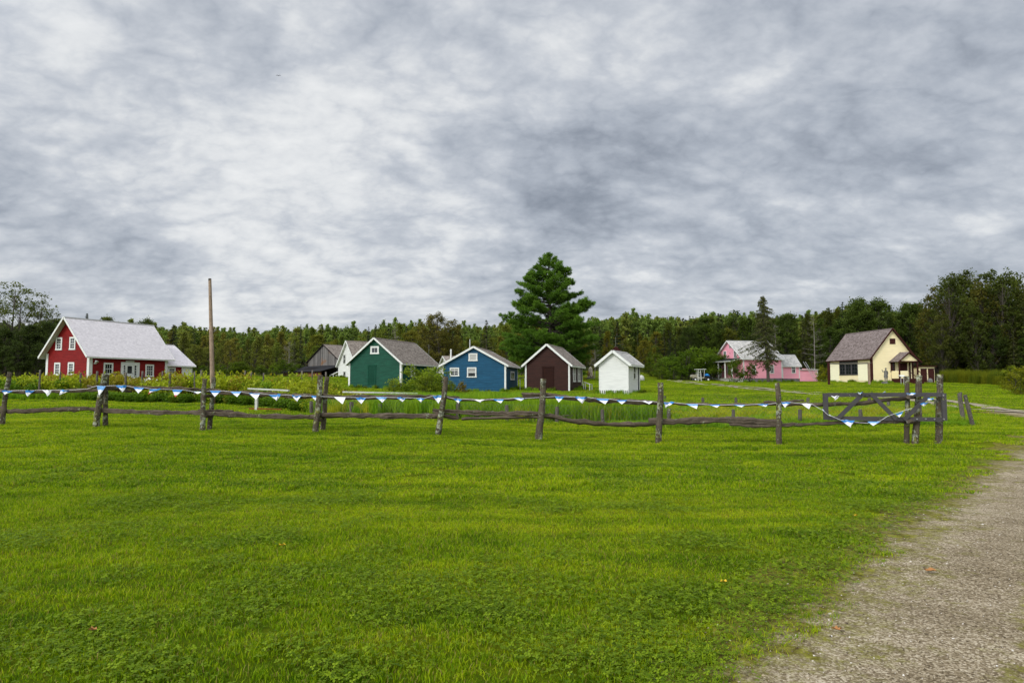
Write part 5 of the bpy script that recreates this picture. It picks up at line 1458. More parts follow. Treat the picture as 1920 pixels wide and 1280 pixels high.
# ------------------------------------------------------------------ spruce beside the pink house: narrow top, dead looking boughs reaching left below
def yard_spruce():
    random.seed(9); r = np.random.default_rng(9)
    Y = 100; base = on_ground(1441, Y); mpp = Y / 1280; H = P(1430, 553, Y).z - base.z
    mb = MB(); V = []; T = []
    tp = [Vector(((-8 * mpp) * f ** 1.2, 0, H * f)) for f in (0, .1, .25, .4, .55, .7, .85, .99)]
    mb.tube(tp, [.24 * (1 - .93 * f) + .015 for f in (0, .1, .25, .4, .55, .7, .85, .99)], 8, jit=.04)
    prof = [(553, 2, 2), (570, 9, 9), (580, 13, 14), (595, 14, 14), (610, 14, 16), (630, 20, 20), (645, 26, 18), (660, 36, 20), (670, 40, 16), (685, 26, 20), (692, 12, 6), (697, 4, 4)]
    ys = [a for a, b, c in prof]
    for i in range(300):
        f = (i + random.random()) / 300; py = 556 + (694 - 556) * f; a = random.uniform(0, 6.283); ca, sa = math.cos(a), math.sin(a)
        rl = np.interp(py, ys, [b for a_, b, c in prof]); rr = np.interp(py, ys, [c for a_, b, c in prof])
        reach = (rr if ca > 0 else rl) * mpp * 1.5; L = max(.2, 1 / math.sqrt((ca / reach) ** 2 + (sa / (.5 * (rl + rr) * mpp * .8)) ** 2) * random.uniform(.6, 1.05))
        z = P(1440, py, Y).z - base.z; z0 = z + L * (.34 if f > .45 else .12); fz = max(.02, min(.98, z0 / H)); k = min(6, int(fz * 7)); xb = -8 * mpp * fz ** 1.2
        P0 = Vector((xb, 0, z0)); P1 = Vector((xb + ca * L, sa * L, z)); mid = P0.lerp(P1, .5) + Vector((0, 0, .10 * L))
        mb.tube([P0, mid, P1], [.035, .02, .006], 4, cap=False)
        m = int(L * (26 if f < .45 else 20)) + 4; t = r.uniform(.15, 1.02, (m, 1)); C = np.array(P0) * (1 - t) ** 2 + 2 * np.array(mid) * t * (1 - t) + np.array(P1) * t * t
        C = C + np.array([-sa, ca, 0]) * r.uniform(-1, 1, (m, 1)) * .12 * (.5 + L * .3) + np.array([0, 0, 1]) * r.uniform(-.22, .03, (m, 1))
        V.append(leaf_quads(C, .15, r, 0, .3)); T.append(np.clip(r.normal(.5 if f < .45 else .35, .18, m), 0, 1))
    root = empty('spruce_tree', base, 'lone spruce with ragged drooping boughs in front of the pink house', 'tree')
    tr = mb.build('trunk', M['bark'], link=False); COL.objects.link(tr); tr.parent = root
    cr = soup('crown', np.concatenate(V), np.concatenate(T), M['needle'], link=True); cr.parent = root; cr.color = (1.7, 1.5, 1.2, 1)
yard_spruce()

# ------------------------------------------------------------------ trees one can tell apart
random.seed(21)
S = lambda *a, **k: place(*a, **k)
# right edge cluster of tall poplars
tall = [(1760, 104, 540), (1783, 100, 520), (1797, 106, 517), (1812, 112, 522), (1826, 108, 512), (1850, 98, 530), (1862, 104, 511), (1885, 98, 518), (1902, 106, 528), (1920, 100, 512), (1770, 98, 590), (1840, 96, 575), (1876, 102, 540),
        (1936, 96, 540), (1960, 104, 520), (1985, 98, 540), (1748, 110, 560), (2020, 100, 530), (2070, 104, 530)]
for i, (px, Y, top) in enumerate(tall):
    c = random.choice(((.62, .60, .5), (.75, .62, .45), (.52, .58, .45), (.5, .56, .4)))
    S(BT_[i % 4], px, Y, top, label='tall airy poplar in the stand at the right edge of the field', group='tall poplars at the right edge', color=c, name='poplar_tree', wide=random.uniform(.85, 1.1))
# left edge: open crowned trees
for i, (px, Y, top, t, wd) in enumerate([(6, 84, 533, BO[0], 1.15), (66, 88, 556, BO[1], 1.05), (34, 92, 548, BO[1], 1.2), (-40, 86, 540, BO[0], 1.2), (95, 92, 598, BL[3], .9), (-90, 90, 550, BO[1], 1.1)]):
    S(t, px, Y, top, label='open crowned tree against the sky at the left edge, beyond the red house', group='open crowned trees at the left edge', color=(.75, .78, .85), name='birch_tree', wide=wd)
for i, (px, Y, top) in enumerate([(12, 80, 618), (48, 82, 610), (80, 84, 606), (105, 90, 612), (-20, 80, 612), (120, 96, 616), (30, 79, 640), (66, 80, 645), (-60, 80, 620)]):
    S(BL[i % 5], px, Y, top, label='dark bushy tree under the taller ones at the left edge', group='dark understorey trees at the left', color=(.38, .48, .50), name='broadleaf_tree', wide=1.15)
S(CF[0], 158, 104, 584, label='spruce tip showing above the ridge of the red house', color=(.8, .8, .9), name='spruce_tree')
S(BL[1], 192, 104, 596, label='small leafy treetop just above the red roof ridge', color=(.8, .85, .7), name='broadleaf_tree', wide=.8)
S(BL[2], 268, 100, 600, label='leafy tree rising behind the right end of the red roof', color=(.7, .8, .6), name='broadleaf_tree', wide=.8)
S(CF[1], 322, 100, 606, label='broad dark spruce to the right of the red house, left of the bare pole', color=(.9, .9, 1.0), name='spruce_tree', wide=1.5)
# centre
for i, (px, Y, top, wd) in enumerate([(802, 104, 592, .95), (826, 103, 587, 1.0), (848, 105, 600, .9)]):
    S(BT_[i], px, Y, top, label='full brown-green tree in the clump between the green and blue buildings', group='clump behind the blue building', color=(1.05, .82, .7), name='broadleaf_tree', wide=wd * 1.15)
S(CF[2], 912, 98, 597, label='grey-green spruce standing just left of the great pine', color=(1.25, 1.1, .95), name='spruce_tree', wide=.95)
S(CF[0], 902, 112, 622, label='small dark spruce behind the blue building, left of the grey spruce', color=(.6, .8, .7), name='spruce_tree', wide=.8)
S(CF[1], 1158, 112, 598, label='dark spruce rising out of the pale hillside wood, above the white shed', color=(.6, .75, .7), name='spruce_tree', wide=1.2)
for i, (px, Y, top) in enumerate([(761, 120, 605), (764, 121, 618), (702, 125, 612), (735, 126, 613), (562, 128, 606), (690, 124, 610)]):
    S(CF[i % 3], px, Y, top, label='narrow spruce spire standing above the wood behind the green building', group='spruce spires behind the green building', color=(.7, .75, .75), name='spruce_tree', wide=.6)
S(CF[2], 1584, 122, 563, label='lone spruce top above the wood, left of the cream building ridge', color=(.5, .65, .6), name='spruce_tree', wide=.7)
S(CF[0], 1671, 124, 567, label='spruce top above the wood behind the cream building', color=(.5, .65, .6), name='spruce_tree', wide=.8)
for i, (px, top) in enumerate([(1300, 612), (1345, 606), (1448, 600), (1470, 590), (1630, 562), (1648, 564), (1610, 570), (1700, 574), (1720, 572)]):
    S(BL[i % 5], px, 118, top, label='rounded green tree at the front of the dark wood', group='rounded trees at the front of the dark wood', color=(.55, .7, .5), name='broadleaf_tree', wide=.95)
def dead_tree(px, Y, top, seed, label):
    random.seed(seed); b = on_ground(px, Y); H = P(px, top, Y).z - b.z; mb = MB()
    mb.tube([Vector((.1 * math.sin(f * 3), 0, H * f)) for f in (0, .3, .6, .8, 1)], [.085, .07, .05, .03, .01], 6)
    for i in range(46):
        z = H * random.uniform(.25, .97); a = random.uniform(0, 6.28); L = (H - z) * .22 + .5; p = Vector((0, 0, z))
        e = p + Vector((math.cos(a) * L, math.sin(a) * L, L * .15)); mb.tube([p, p.lerp(e, .5) + Vector((0, 0, -.05)), e], [.02, .012, .006], 3, cap=False)
        for k in range(2): q = p.lerp(e, random.uniform(.4, .9)); mb.tube([q, q + Vector((random.uniform(-.4, .4), random.uniform(-.4, .4), .25))], [.012, .005], 3, cap=False)
    root = empty('dead_tree', b, label, 'tree'); o = mb.build('trunk', M['dead'], link=False); COL.objects.link(o); o.parent = root
dead_tree(1528, 110, 588, 1, 'bare grey dead tree between the pink and cream buildings'); dead_tree(1455, 108, 608, 2, 'bare dead stem just right of the lone spruce by the pink house')
dead_tree(540, 108, 640, 3, 'bare pale dead tree in the wood, left of the barn'); dead_tree(1115, 104, 645, 4, 'two pale bare stems in the wood left of the white shed'); dead_tree(739, 110, 607, 6, 'bare spire above the wood behind the green roof')

# ------------------------------------------------------------------ the wood, row by row
random.seed(33)
TOP = [(-300, 600), (0, 606), (115, 612), (200, 610), (260, 608), (320, 614), (400, 618), (480, 620), (520, 618), (560, 620), (640, 614), (700, 616), (760, 610), (800, 612), (870, 614), (930, 612), (1000, 604), (1110, 600), (1150, 596),
       (1210, 594), (1260, 592), (1340, 590), (1430, 590), (1500, 590), (1560, 584), (1610, 574), (1680, 578), (1740, 586), (1800, 584), (1920, 584), (2200, 580)]
def top_at(px): return float(np.interp(px, [a for a, b in TOP], [b for a, b in TOP])) + 2.5 * math.sin(px * .031) + 2 * math.sin(px * .083 + 1) + 1
def tone(px):
    if px < 130: return (.60, .70, .55)
    if px < 560: return random.choice(((1.25, 1.3, .95), (1.6, 1.5, 1.2), (1.2, 1.15, .95), (1.5, 1.2, .95), (.9, 1.0, .7)))
    if px < 760: return random.choice(((1.05, 1.15, .6), (1.2, 1.1, .6), (.8, .95, .6)))
    if px < 1000: return random.choice(((1.1, 1.1, .6), (1.2, 1.0, .6)))
    if px < 1240: return random.choice(((1.05, .85, .45), (.9, .9, .45), (1.25, 1.0, .5), (.7, .9, .45), (.55, .7, .4)))
    return random.choice(((.40, .55, .34), (.52, .68, .36), (.50, .52, .32), (.70, .75, .40), (.34, .44, .34), (.85, .80, .40)))
def edgeY(px): return float(np.interp(px, [a for a, b in FOREST_EDGE], [b for a, b in FOREST_EDGE]))
HID = [(980, 1085)]
rows = [(2.5, 34, 36), (9, 24, 30), (18, 15, 26), (29, 8, 24)]
for ri, (back, drop, step) in enumerate(rows):
    px = -120 + random.uniform(0, step)
    while px < 2060:
        Y = edgeY(px) + back + random.uniform(-2, 2)
        d = drop + random.uniform(-14, 14)
        if ri == 0:
            low = 640 if px < 560 else (648 if px < 1000 else (652 if px < 1240 else 622))
            top = low + random.uniform(-12, 14)
        else: top = top_at(px) + d
        if ri and 1085 < px < 1290: top += 20 * math.sin((px - 1085) / 205 * math.pi) + 4
        if 1740 < px: top = max(top, 560)
        cf = random.random() < (.20 if px < 1240 else .48)
        if cf and ri > 1: top -= random.uniform(3, 15)
        if ri < 2: t = random.choice(CF) if cf else random.choice(BL + BN[:2] * 3)
        else: t = random.choice(CFs) if cf else random.choice(BLs + BN[2:] * 2)
        side = 'left' if px < 600 else ('middle' if px < 1240 else 'right')
        kindn = 'spruce' if cf else 'broadleaf'
        lab = {'left': ('dark pointed spruce in the wood behind the red house and the pole', 'leafy tree in the mixed wood behind the red house and the pole'),
               'middle': ('dark pointed spruce in the brown-green wood behind the green, blue and white sheds', 'brown-green leafy tree in the wood behind the green, blue and white sheds'),
               'right': ('dark pointed spruce in the deep green wood behind the pink and cream houses', 'deep green leafy tree in the wood behind the pink and cream houses')}[side][0 if cf else 1]
        if not (ri < 1 and 985 < px < 1075):
            S(t, px, Y, top, label=lab, group=f'{kindn} trees of the wood, {side}', color=tone(px), name=f'{kindn}_tree', wide=random.uniform(.8, 1.25) * (.75 if cf else 1.0))
        px += step * random.uniform(.7, 1.3)
# the far wooded hill: reads as one mass
def leaf_c(name, a, b, c): return leafy(name, tuple(x * y for x, y in zip(a, c)), tuple(x * y for x, y in zip(b, c)), .35, tinted=False)
REED = [leaf_c('reed_leaves_%d' % k, (0.12, 0.20, 0.010), (0.34, 0.42, 0.035), c) for k, c in enumerate(((.60, .85, .5), (.85, 1, .6), (1.35, 1.05, .8), (.75, .62, .5), (.42, .40, .3), (.62, .50, .3)))]
GARD = [leaf_c('garden_leaves_%d' % k, (0.07, 0.11, 0.008), (0.34, 0.40, 0.04), c) for k, c in enumerate(((1, 1, .7), (.75, .95, .6), (.42, .62, .3), (1.2, 1.1, .6), (1.25, 1.2, .6), (.9, .62, .5)))]
HILL = [leaf_c('hazy_hill_leaves_%d' % k, (0.040, 0.056, 0.010), (0.160, 0.185, 0.032), c) for k, c in enumerate(((1.5, 1.75, 1.9), (1.3, 1.55, 1.6), (1.7, 1.65, 1.6)))]  # distance haze put into the leaf colour: paler and bluer
def far_wood():
    r = np.random.default_rng(77)
    temps = [broadleaf(300 + k, nclump=70, per=24, cw=2.7, base=.15, leaf=.30, clump=.62, split=False, kind='leaf', pointed=(k != 1)) for k in range(3)] + [conifer(310 + k, R0=2.2, dens=.42, card=.5, split=False) for k in range(2)]
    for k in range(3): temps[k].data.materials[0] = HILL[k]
    n = 5200; px = r.uniform(-250, 2170, n); Y = r.uniform(150, 420, n) ** 1.0; X = (px - 960) / 1280 * Y
    G_ = ground_np(X, Y)
    H = r.uniform(9, 15, n)
    lim = np.array([top_at(p) for p in px]) + 9 - np.minimum(r.exponential(4.2, n), 22); zt = CAM_H + (720 - lim) / 1280 * Y
    H = np.minimum(H, zt - G_); k = H > 4.5
    X, Y, G_, H, px = X[k], Y[k], G_[k], H[k], px[k]; n = len(X)
    s = H / 12
    con = r.uniform(0, 1, n) < np.where(px > 1240, .6, .16)
    o = scatter('far_forest', np.stack([X, Y, G_ - .3], -1), np.stack([np.zeros(n), np.zeros(n), r.uniform(0, 6.28, n)], -1), np.stack([s * .85, s * .85, s], -1), np.where(con, 3 + r.integers(0, 2, n), r.integers(0, 3, n)), temps)
    tag(o, 'far wooded hillside of mixed trees painted hazy pale, closing the view behind the village', 'forest', kind='stuff')
far_wood()

# ------------------------------------------------------------------ bushes
random.seed(44)
def bush(px, Y, top, label, group=None, color=(1, 1, 1), wide=1.0, t=None, name='bush', cat='bush', h=None):
    return place(t or random.choice(BU), px, Y, top, 3.0, label, cat, group, color, name, wide, h)
for i, (px, Y, top, c) in enumerate([(1245, 108, 672, (.40, .50, .35)), (1262, 106, 667, (.36, .5, .3)), (1285, 107, 663, (.42, .55, .32)), (1305, 108, 658, (.45, .58, .38)), (1322, 109, 661, (.5, .62, .5)), (1240, 104, 690, (.42, .5, .28)), (1262, 103, 688, (.38, .5, .28)), (1280, 105, 690, (.34, .48, .28)), (1225, 112, 668, (.36, .42, .25)), (1330, 112, 660, (.42, .55, .3)), (1342, 116, 658, (.4, .5, .3))]):
    bush(px, Y, top, 'rounded green bush in the thicket left of the pink house', 'bushes left of the pink house', c, 1.15)
for i, px in enumerate((130, 350, 375, 410, 432, 462, 490, 512, 535, 556, 20, 60, 95, -30, 330, 445)):
    bush(px, edgeY(px) - 6 + random.uniform(-2, 2), 683 + random.uniform(-7, 6), 'low rounded bush along the foot of the wood beyond the garden', 'bushes along the foot of the left wood', random.choice(((.35, .45, .25), (.42, .5, .3), (.5, .58, .35))), 1.35)
for i, px in enumerate((1110, 1135, 1215, 1230, 1510, 1530, 1545)):
    bush(px, edgeY(px) - 3, 688 + random.uniform(-10, 6) + (8 if px > 1500 else 0), 'dull green bush at the edge of the wood behind the lawn', 'bushes at the edge of the wood', random.choice(((.3, .34, .18), (.45, .42, .2))), 1.2)
place(CFs[0], 1128, 88, 690, label='small dark conifer seen just left of the white shed', color=(.5, .6, .5), name='spruce_tree', wide=1.3)
bush(776, 50, 690, 'large light green bush in front of the green building corner', None, (.85, .92, .6), 1.3, BU[0]); bush(812, 47, 694, 'light green bush between the green and blue buildings', None, (.8, .88, .6), 1.35, BU[1])
bush(797, 46, 706, 'low bush at the foot of the big light green bushes', None, (.7, .72, .5), 1.1, BU[3]); bush(742, 50, 714, 'small pale bush at the white corner board of the green building', None, (.95, .95, .7), 1.3, BU[2])
bush(868, 44, 718, 'small reddish shrub in front of the blue building', None, (.75, .45, .45), .85, BU[2]); bush(848, 44, 716, 'small green shrub beside the reddish one by the blue building', None, (.5, .55, .35), .8, BU[1])
lil = place(BU[0], 1382, 98, 673, 3.0, 'dark leafy lilac in front of the pink porch', 'bush', None, (.30, .40, .18), 'lilac_bush', .72); place(BU[2], 1406, 98.5, 684, 3.0, 'dark leaning bush just right of the lilac by the pink house', 'bush', None, (.24, .28, .13), 'lilac_bush', .75)
for i, (px, Y, top, c) in enumerate([(1908, 56, 692, (.8, .66, .3)), (1930, 54, 690, (.7, .6, .3)), (1905, 72, 690, (.6, .6, .3)), (1955, 56, 690, (.7, .6, .3))]):
    bush(px, Y, top, 'tawny green bush at the right edge of the lawn', 'tawny bushes at the right edge', c, 1.1)
bush(1544, 96, 688, 'tawny bush between the pink lean-to and the cream building', None, (.95, .8, .35), 1.0)
# garden bushes among the stakes
for i, (px, Y, top) in enumerate([(556, 40, 705), (585, 38, 708), (612, 38, 716), (640, 38, 722), (530, 42, 712), (660, 40, 728), (575, 34, 722), (605, 33, 728), (545, 36, 728), (680, 37, 738)]):
    bush(px, Y, top, 'bright yellow-green garden bush behind the white boards', 'yellow-green garden bushes', random.choice(((1.2, 1.2, .8), (1.0, 1.1, .7), (1.35, 1.2, .7))), 1.25)
def garden():
    """berry rows and rank herbs between the stakes: leafy clumps, uncountable"""
    r = np.random.default_rng(55); temps = []
    for k in range(6):
        m = 240; q = r.normal(0, 1, (m, 3)); q /= np.linalg.norm(q, axis=1)[:, None]; q *= (r.uniform(0, 1, m) ** .4)[:, None]; q *= np.array([.42, .42, .5]); q[:, 2] += .42
        hgt = r.uniform(.6, 1.5, m) if k > 3 else 1; q[:, 2] *= hgt
        temps.append(soup('a', leaf_quads(q, .075, r, .2), np.clip(q[:, 2] * .6 + r.normal(.1, .2, m), 0, 1), GARD[k]))
    n = 3600; px = r.uniform(-130, 730, n); Y = r.uniform(30, 60, n); X = (px - 960) / 1280 * Y
    k = in_poly(X, Y, GARDEN_POLY) & (vnoise(X, Y, .5, 4) > .12); X, Y, px = X[k], Y[k], px[k]; n = len(X)
    Gz = ground_np(X, Y); tp = np.interp(px, [-200, 0, 200, 400, 520, 620, 700], [708, 710, 711, 708, 714, 733, 744]) + r.uniform(-5, 9, n) + np.where((px > 232) & (px < 305), 7, 0)
    H = np.minimum(np.maximum(CAM_H + (720 - tp) / 1280 * Y - Gz, .35), 1.7)
    front = polydist(X, Y, GARDEN_POLY[:10]) < 1.6; H = np.where(front, np.minimum(H, .6), H)
    s = H / .95
    ch = vnoise(X, Y, .45, 6); ix = np.where(front, 2, np.clip((ch * 7).astype(int) - r.integers(0, 2, n), 0, 5)); ix = np.where(r.uniform(0, 1, n) < .15, r.integers(0, 6, n), ix)
    o = scatter('garden_plants', np.stack([X, Y, Gz], -1), np.stack([np.zeros(n), np.zeros(n), r.uniform(0, 6.28, n)], -1), np.stack([.55 + .45 * s, .55 + .45 * s, s], -1), ix, temps)
    tag(o, 'rank yellow-green garden plants and berry rows in front of the red house', 'garden plants', kind='stuff')
    # tall reeds and grass: the hollow, the garden foot, the meadow at the right
    temps = [soup('a', *blade_patch(.55, 190, .62, .018, 400 + k, .35, .6), M['reed']) for k in range(6)]
    for k, t in enumerate(temps): t.data.materials[0] = REED[k]
    P_ = []; Sc = []; Ix = []
    def area(poly_px, y0, y1, n, h, ixf, clip=None):
        px = r.uniform(poly_px[0], poly_px[1], n); Y = r.uniform(y0, y1, n) if not callable(y0) else np.array([r.uniform(y0(p), y1(p)) for p in px]); X = (px - 960) / 1280 * Y
        k = np.ones(n, bool) if clip is None else in_poly(X, Y, clip); X, Y = X[k], Y[k]; m = len(X)
        hh = h * r.uniform(.6, 1.25, m) / .62; P_.append(np.stack([X, Y, ground_np(X, Y)], -1)); Sc.append(np.stack([np.ones(m), np.ones(m), hh], -1)); Ix.append(ixf(m, X, Y))
    area((700, 1010), 24, 38, 1100, .60, lambda m, X, Y: r.choice([0, 1], m), POND_POLY); area((980, 1235), 23, 30, 700, .60, lambda m, X, Y: r.choice([0, 1, 2], m, p=[.3, .5, .2]), POND_POLY)
    area((1235, 1820), 21.5, 34, 520, .20, lambda m, X, Y: r.choice([1, 2], m), POND_POLY); area((580, 760), 26, 40, 260, .5, lambda m, X, Y: r.choice([0, 1, 2], m), POND_POLY)
    area((1150, 1810), 21.4, 22.3, 260, .13, lambda m, X, Y: r.choice([0, 1], m))
    area((1765, 2000), lambda p: edgeY(p) - 10, lambda p: edgeY(p) + 4, 900, 1.3, lambda m, X, Y: r.choice([4, 5], m)); area((-150, 380), 44.2, 46, 500, .45, lambda m, X, Y: r.choice([0, 1], m))
    for per in PERIM:          # long untrimmed grass along the foot of the walls
        for (xa, ya), (xb, yb) in zip(per, per[1:] + per[:1]):
            L = math.hypot(xb - xa, yb - ya); m = int(L / .22); t = r.uniform(0, 1, m); nx, ny = (yb - ya) / L, -(xb - xa) / L
            o_ = r.uniform(.12, .5, m) * r.choice([-1, 1], m); X = xa + (xb - xa) * t + nx * o_; Y = ya + (yb - ya) * t + ny * o_
            k = ~in_poly(X, Y, per); X, Y = X[k], Y[k]; m = len(X)
            P_.append(np.stack([X, Y, ground_np(X, Y)], -1)); Sc.append(np.stack([np.ones(m) * .8, np.ones(m) * .8, r.uniform(.12, .38, m) / .62], -1)); Ix.append(r.choice([0, 1, 4], m))
    P_ = np.concatenate(P_); n = len(P_)
    o = scatter('tall_grass', P_, np.stack([np.zeros(n), np.zeros(n), r.uniform(0, 6.28, n)], -1), np.concatenate(Sc), np.concatenate(Ix), temps)
    tag(o, 'tall uncut grass and reeds in the fenced hollow and along the meadow edge', 'tall grass', kind='stuff')
garden()
# ------------------------------------------------------------------ small things
random.seed(61)
# garden stakes standing among the plants
for i, (px, top, Y) in enumerate([(74, 693, 46), (112, 697, 47), (149, 699, 46.5), (181, 695.5, 47), (215, 699, 47), (236, 698, 45), (265, 695.5, 46), (304, 695.5, 46), (319, 699.5, 44), (366, 696, 43), (377, 693.5, 45), (459, 694.5, 46), (469, 697, 44), (492, 699, 42), (566, 694.5, 47), (584, 693.5, 44), (612, 697, 45)]):
    b = on_ground(px, Y); h = P(px, top, Y).z - b.z; mb = MB(); r0 = random.uniform(1.5, 2.1) * Y / 1280; l = random.uniform(-.04, .04)
    mb.tube([b + Vector((l * f * h, 0, h * f)) for f in (-.05, .3, .7, 1)], [r0 * 1.05, r0, r0 * .97, r0 * .92], 8, jit=.1)
    o = mb.build('garden_stake', M['stake'], None, origin=b, smooth=True)
    tag(o, 'grey wooden stake standing among the garden plants', 'stake', 'stakes among the garden plants')
# bare pole
b = on_ground(400.5, 40); t = P(393.5, 522.5, 40); mb = MB()
mb.tube([b.lerp(t, f) for f in (0, .2, .4, .6, .8, .99, 1)], [.135, .13, .122, .11, .098, .085, .078], 14, jit=.02); o = mb.build('wooden_pole', M['pole'], None, origin=b, smooth=True)
tag(o, 'tall bare brown pole standing alone right of the red house', 'pole')
mb = MB(); mb.tube([t + Vector((0, 0, -.12)), t + Vector((0, 0, .01))], [.088, .085], 14); c = mb.build('pole_cap', M['bark'], o, origin=b)
# white boards on posts
def board(pxs, py0, py1, Y, posts, label):
    a = P(pxs[0], py0, Y); b = P(pxs[1], py1, Y - .4); root = empty('board_rail', Vector(((a.x + b.x) / 2, Y, gz((a.x + b.x) / 2, Y))), label, 'bench')
    mb = MB(); mb.bar(a, b, .16, .07); mb.build('board', M['white_old'], root)
    for (px, pw, bot) in posts:
        q = P(px, (py0 + py1) / 2 + 3, Y - .1); g_ = gz(q.x, q.y); mb = MB(); mb.box(Vector((q.x, q.y, (q.z + g_) / 2)), (1, 0, 0), (0, 1, 0), Z, pw / 2, .07, (q.z - g_) / 2); mb.build('post', M['white_old'], root)
board((466, 542), 728.3, 731.8, 33, [(481.5, .12, 765)], 'white board on a single white post at the foot of the garden'); board((643, 783), 734.5, 737.5, 34, [(670, .10, 755), (678, .16, 755)], 'long white board on two short posts in front of the green building')
a = P(468, 763.5, 33); b = P(528, 766, 32.6); mb = MB(); mb.bar(Vector((a.x, a.y, gz(a.x, a.y) + .10)), Vector((b.x, b.y, gz(b.x, b.y) + .12)), .14, .05); o = mb.build('plank', M['rust'], None, origin=Vector((a.x, a.y, gz(a.x, a.y))))
tag(o, 'rusty red plank lying on the grass below the white board', 'plank')
# adirondack chairs
def adirondack(px, Y, rz, label):
    p = on_ground(px, Y); root = empty('garden_chair', p, label, 'chair', 'white garden chairs before the red house', rz)
    def bx(name, lst):
        mb = MB()
        for (a, b, w, h) in lst: mb.bar(a, b, w, h)
        return mb.build(name, M['white'], root, origin=Vector((0, 0, 0)))
    bx('seat', [((x, -.28, .38), (x, .28, .26), .1, .025) for x in (-.22, -.11, 0, .11, .22)])
    bx('backrest', [((x, .24, .26), (x * 1.25, .62, 1.15 - abs(x) * .5), .105, .025) for x in (-.24, -.12, 0, .12, .24)])
    for s in (-1, 1):
        bx('armrest', [((s * .34, -.35, .56), (s * .34, .42, .58), .13, .03)]); bx('leg', [((s * .32, -.3, 0), (s * .32, -.3, .55), .09, .04)]); bx('leg', [((s * .30, -.28, .36), (s * .30, .55, .02), .035, .12)])
for px, Y, rz, l in ((246, 58, .3, 'white slatted garden chair by the door of the red house'), (269, 57.5, -.4, 'white slatted garden chair below the right window of the red house'), (279, 58.5, .5, 'white slatted garden chair turned aside, between the window and the wing'), (290, 57, -.2, 'white slatted garden chair nearest the wing of the red house')):
    adirondack(px, Y, rz, l)
    # lift to the knoll where the lawn before the house shows over the plants
# hitching rail before the cream building
root = empty('hitching_rail', on_ground(1592, 80), 'wooden frame of two posts and a bar before the cream building', 'rail')
for px, w, m in ((1554.3, .2, M['maroon']), (1630, .2, M['pole'])):
    b = on_ground(px, 80); t = P(px, 680, 80); mb = MB(); mb.bar(b - Z * .1, Vector((b.x, b.y, t.z)), w, w); mb.build('post', m, root)
mb = MB(); mb.tube([P(1553, 681, 80), P(1592, 682, 79.95), P(1633, 680.5, 80)], .065, 8); mb.build('bar', M['stake'], root)
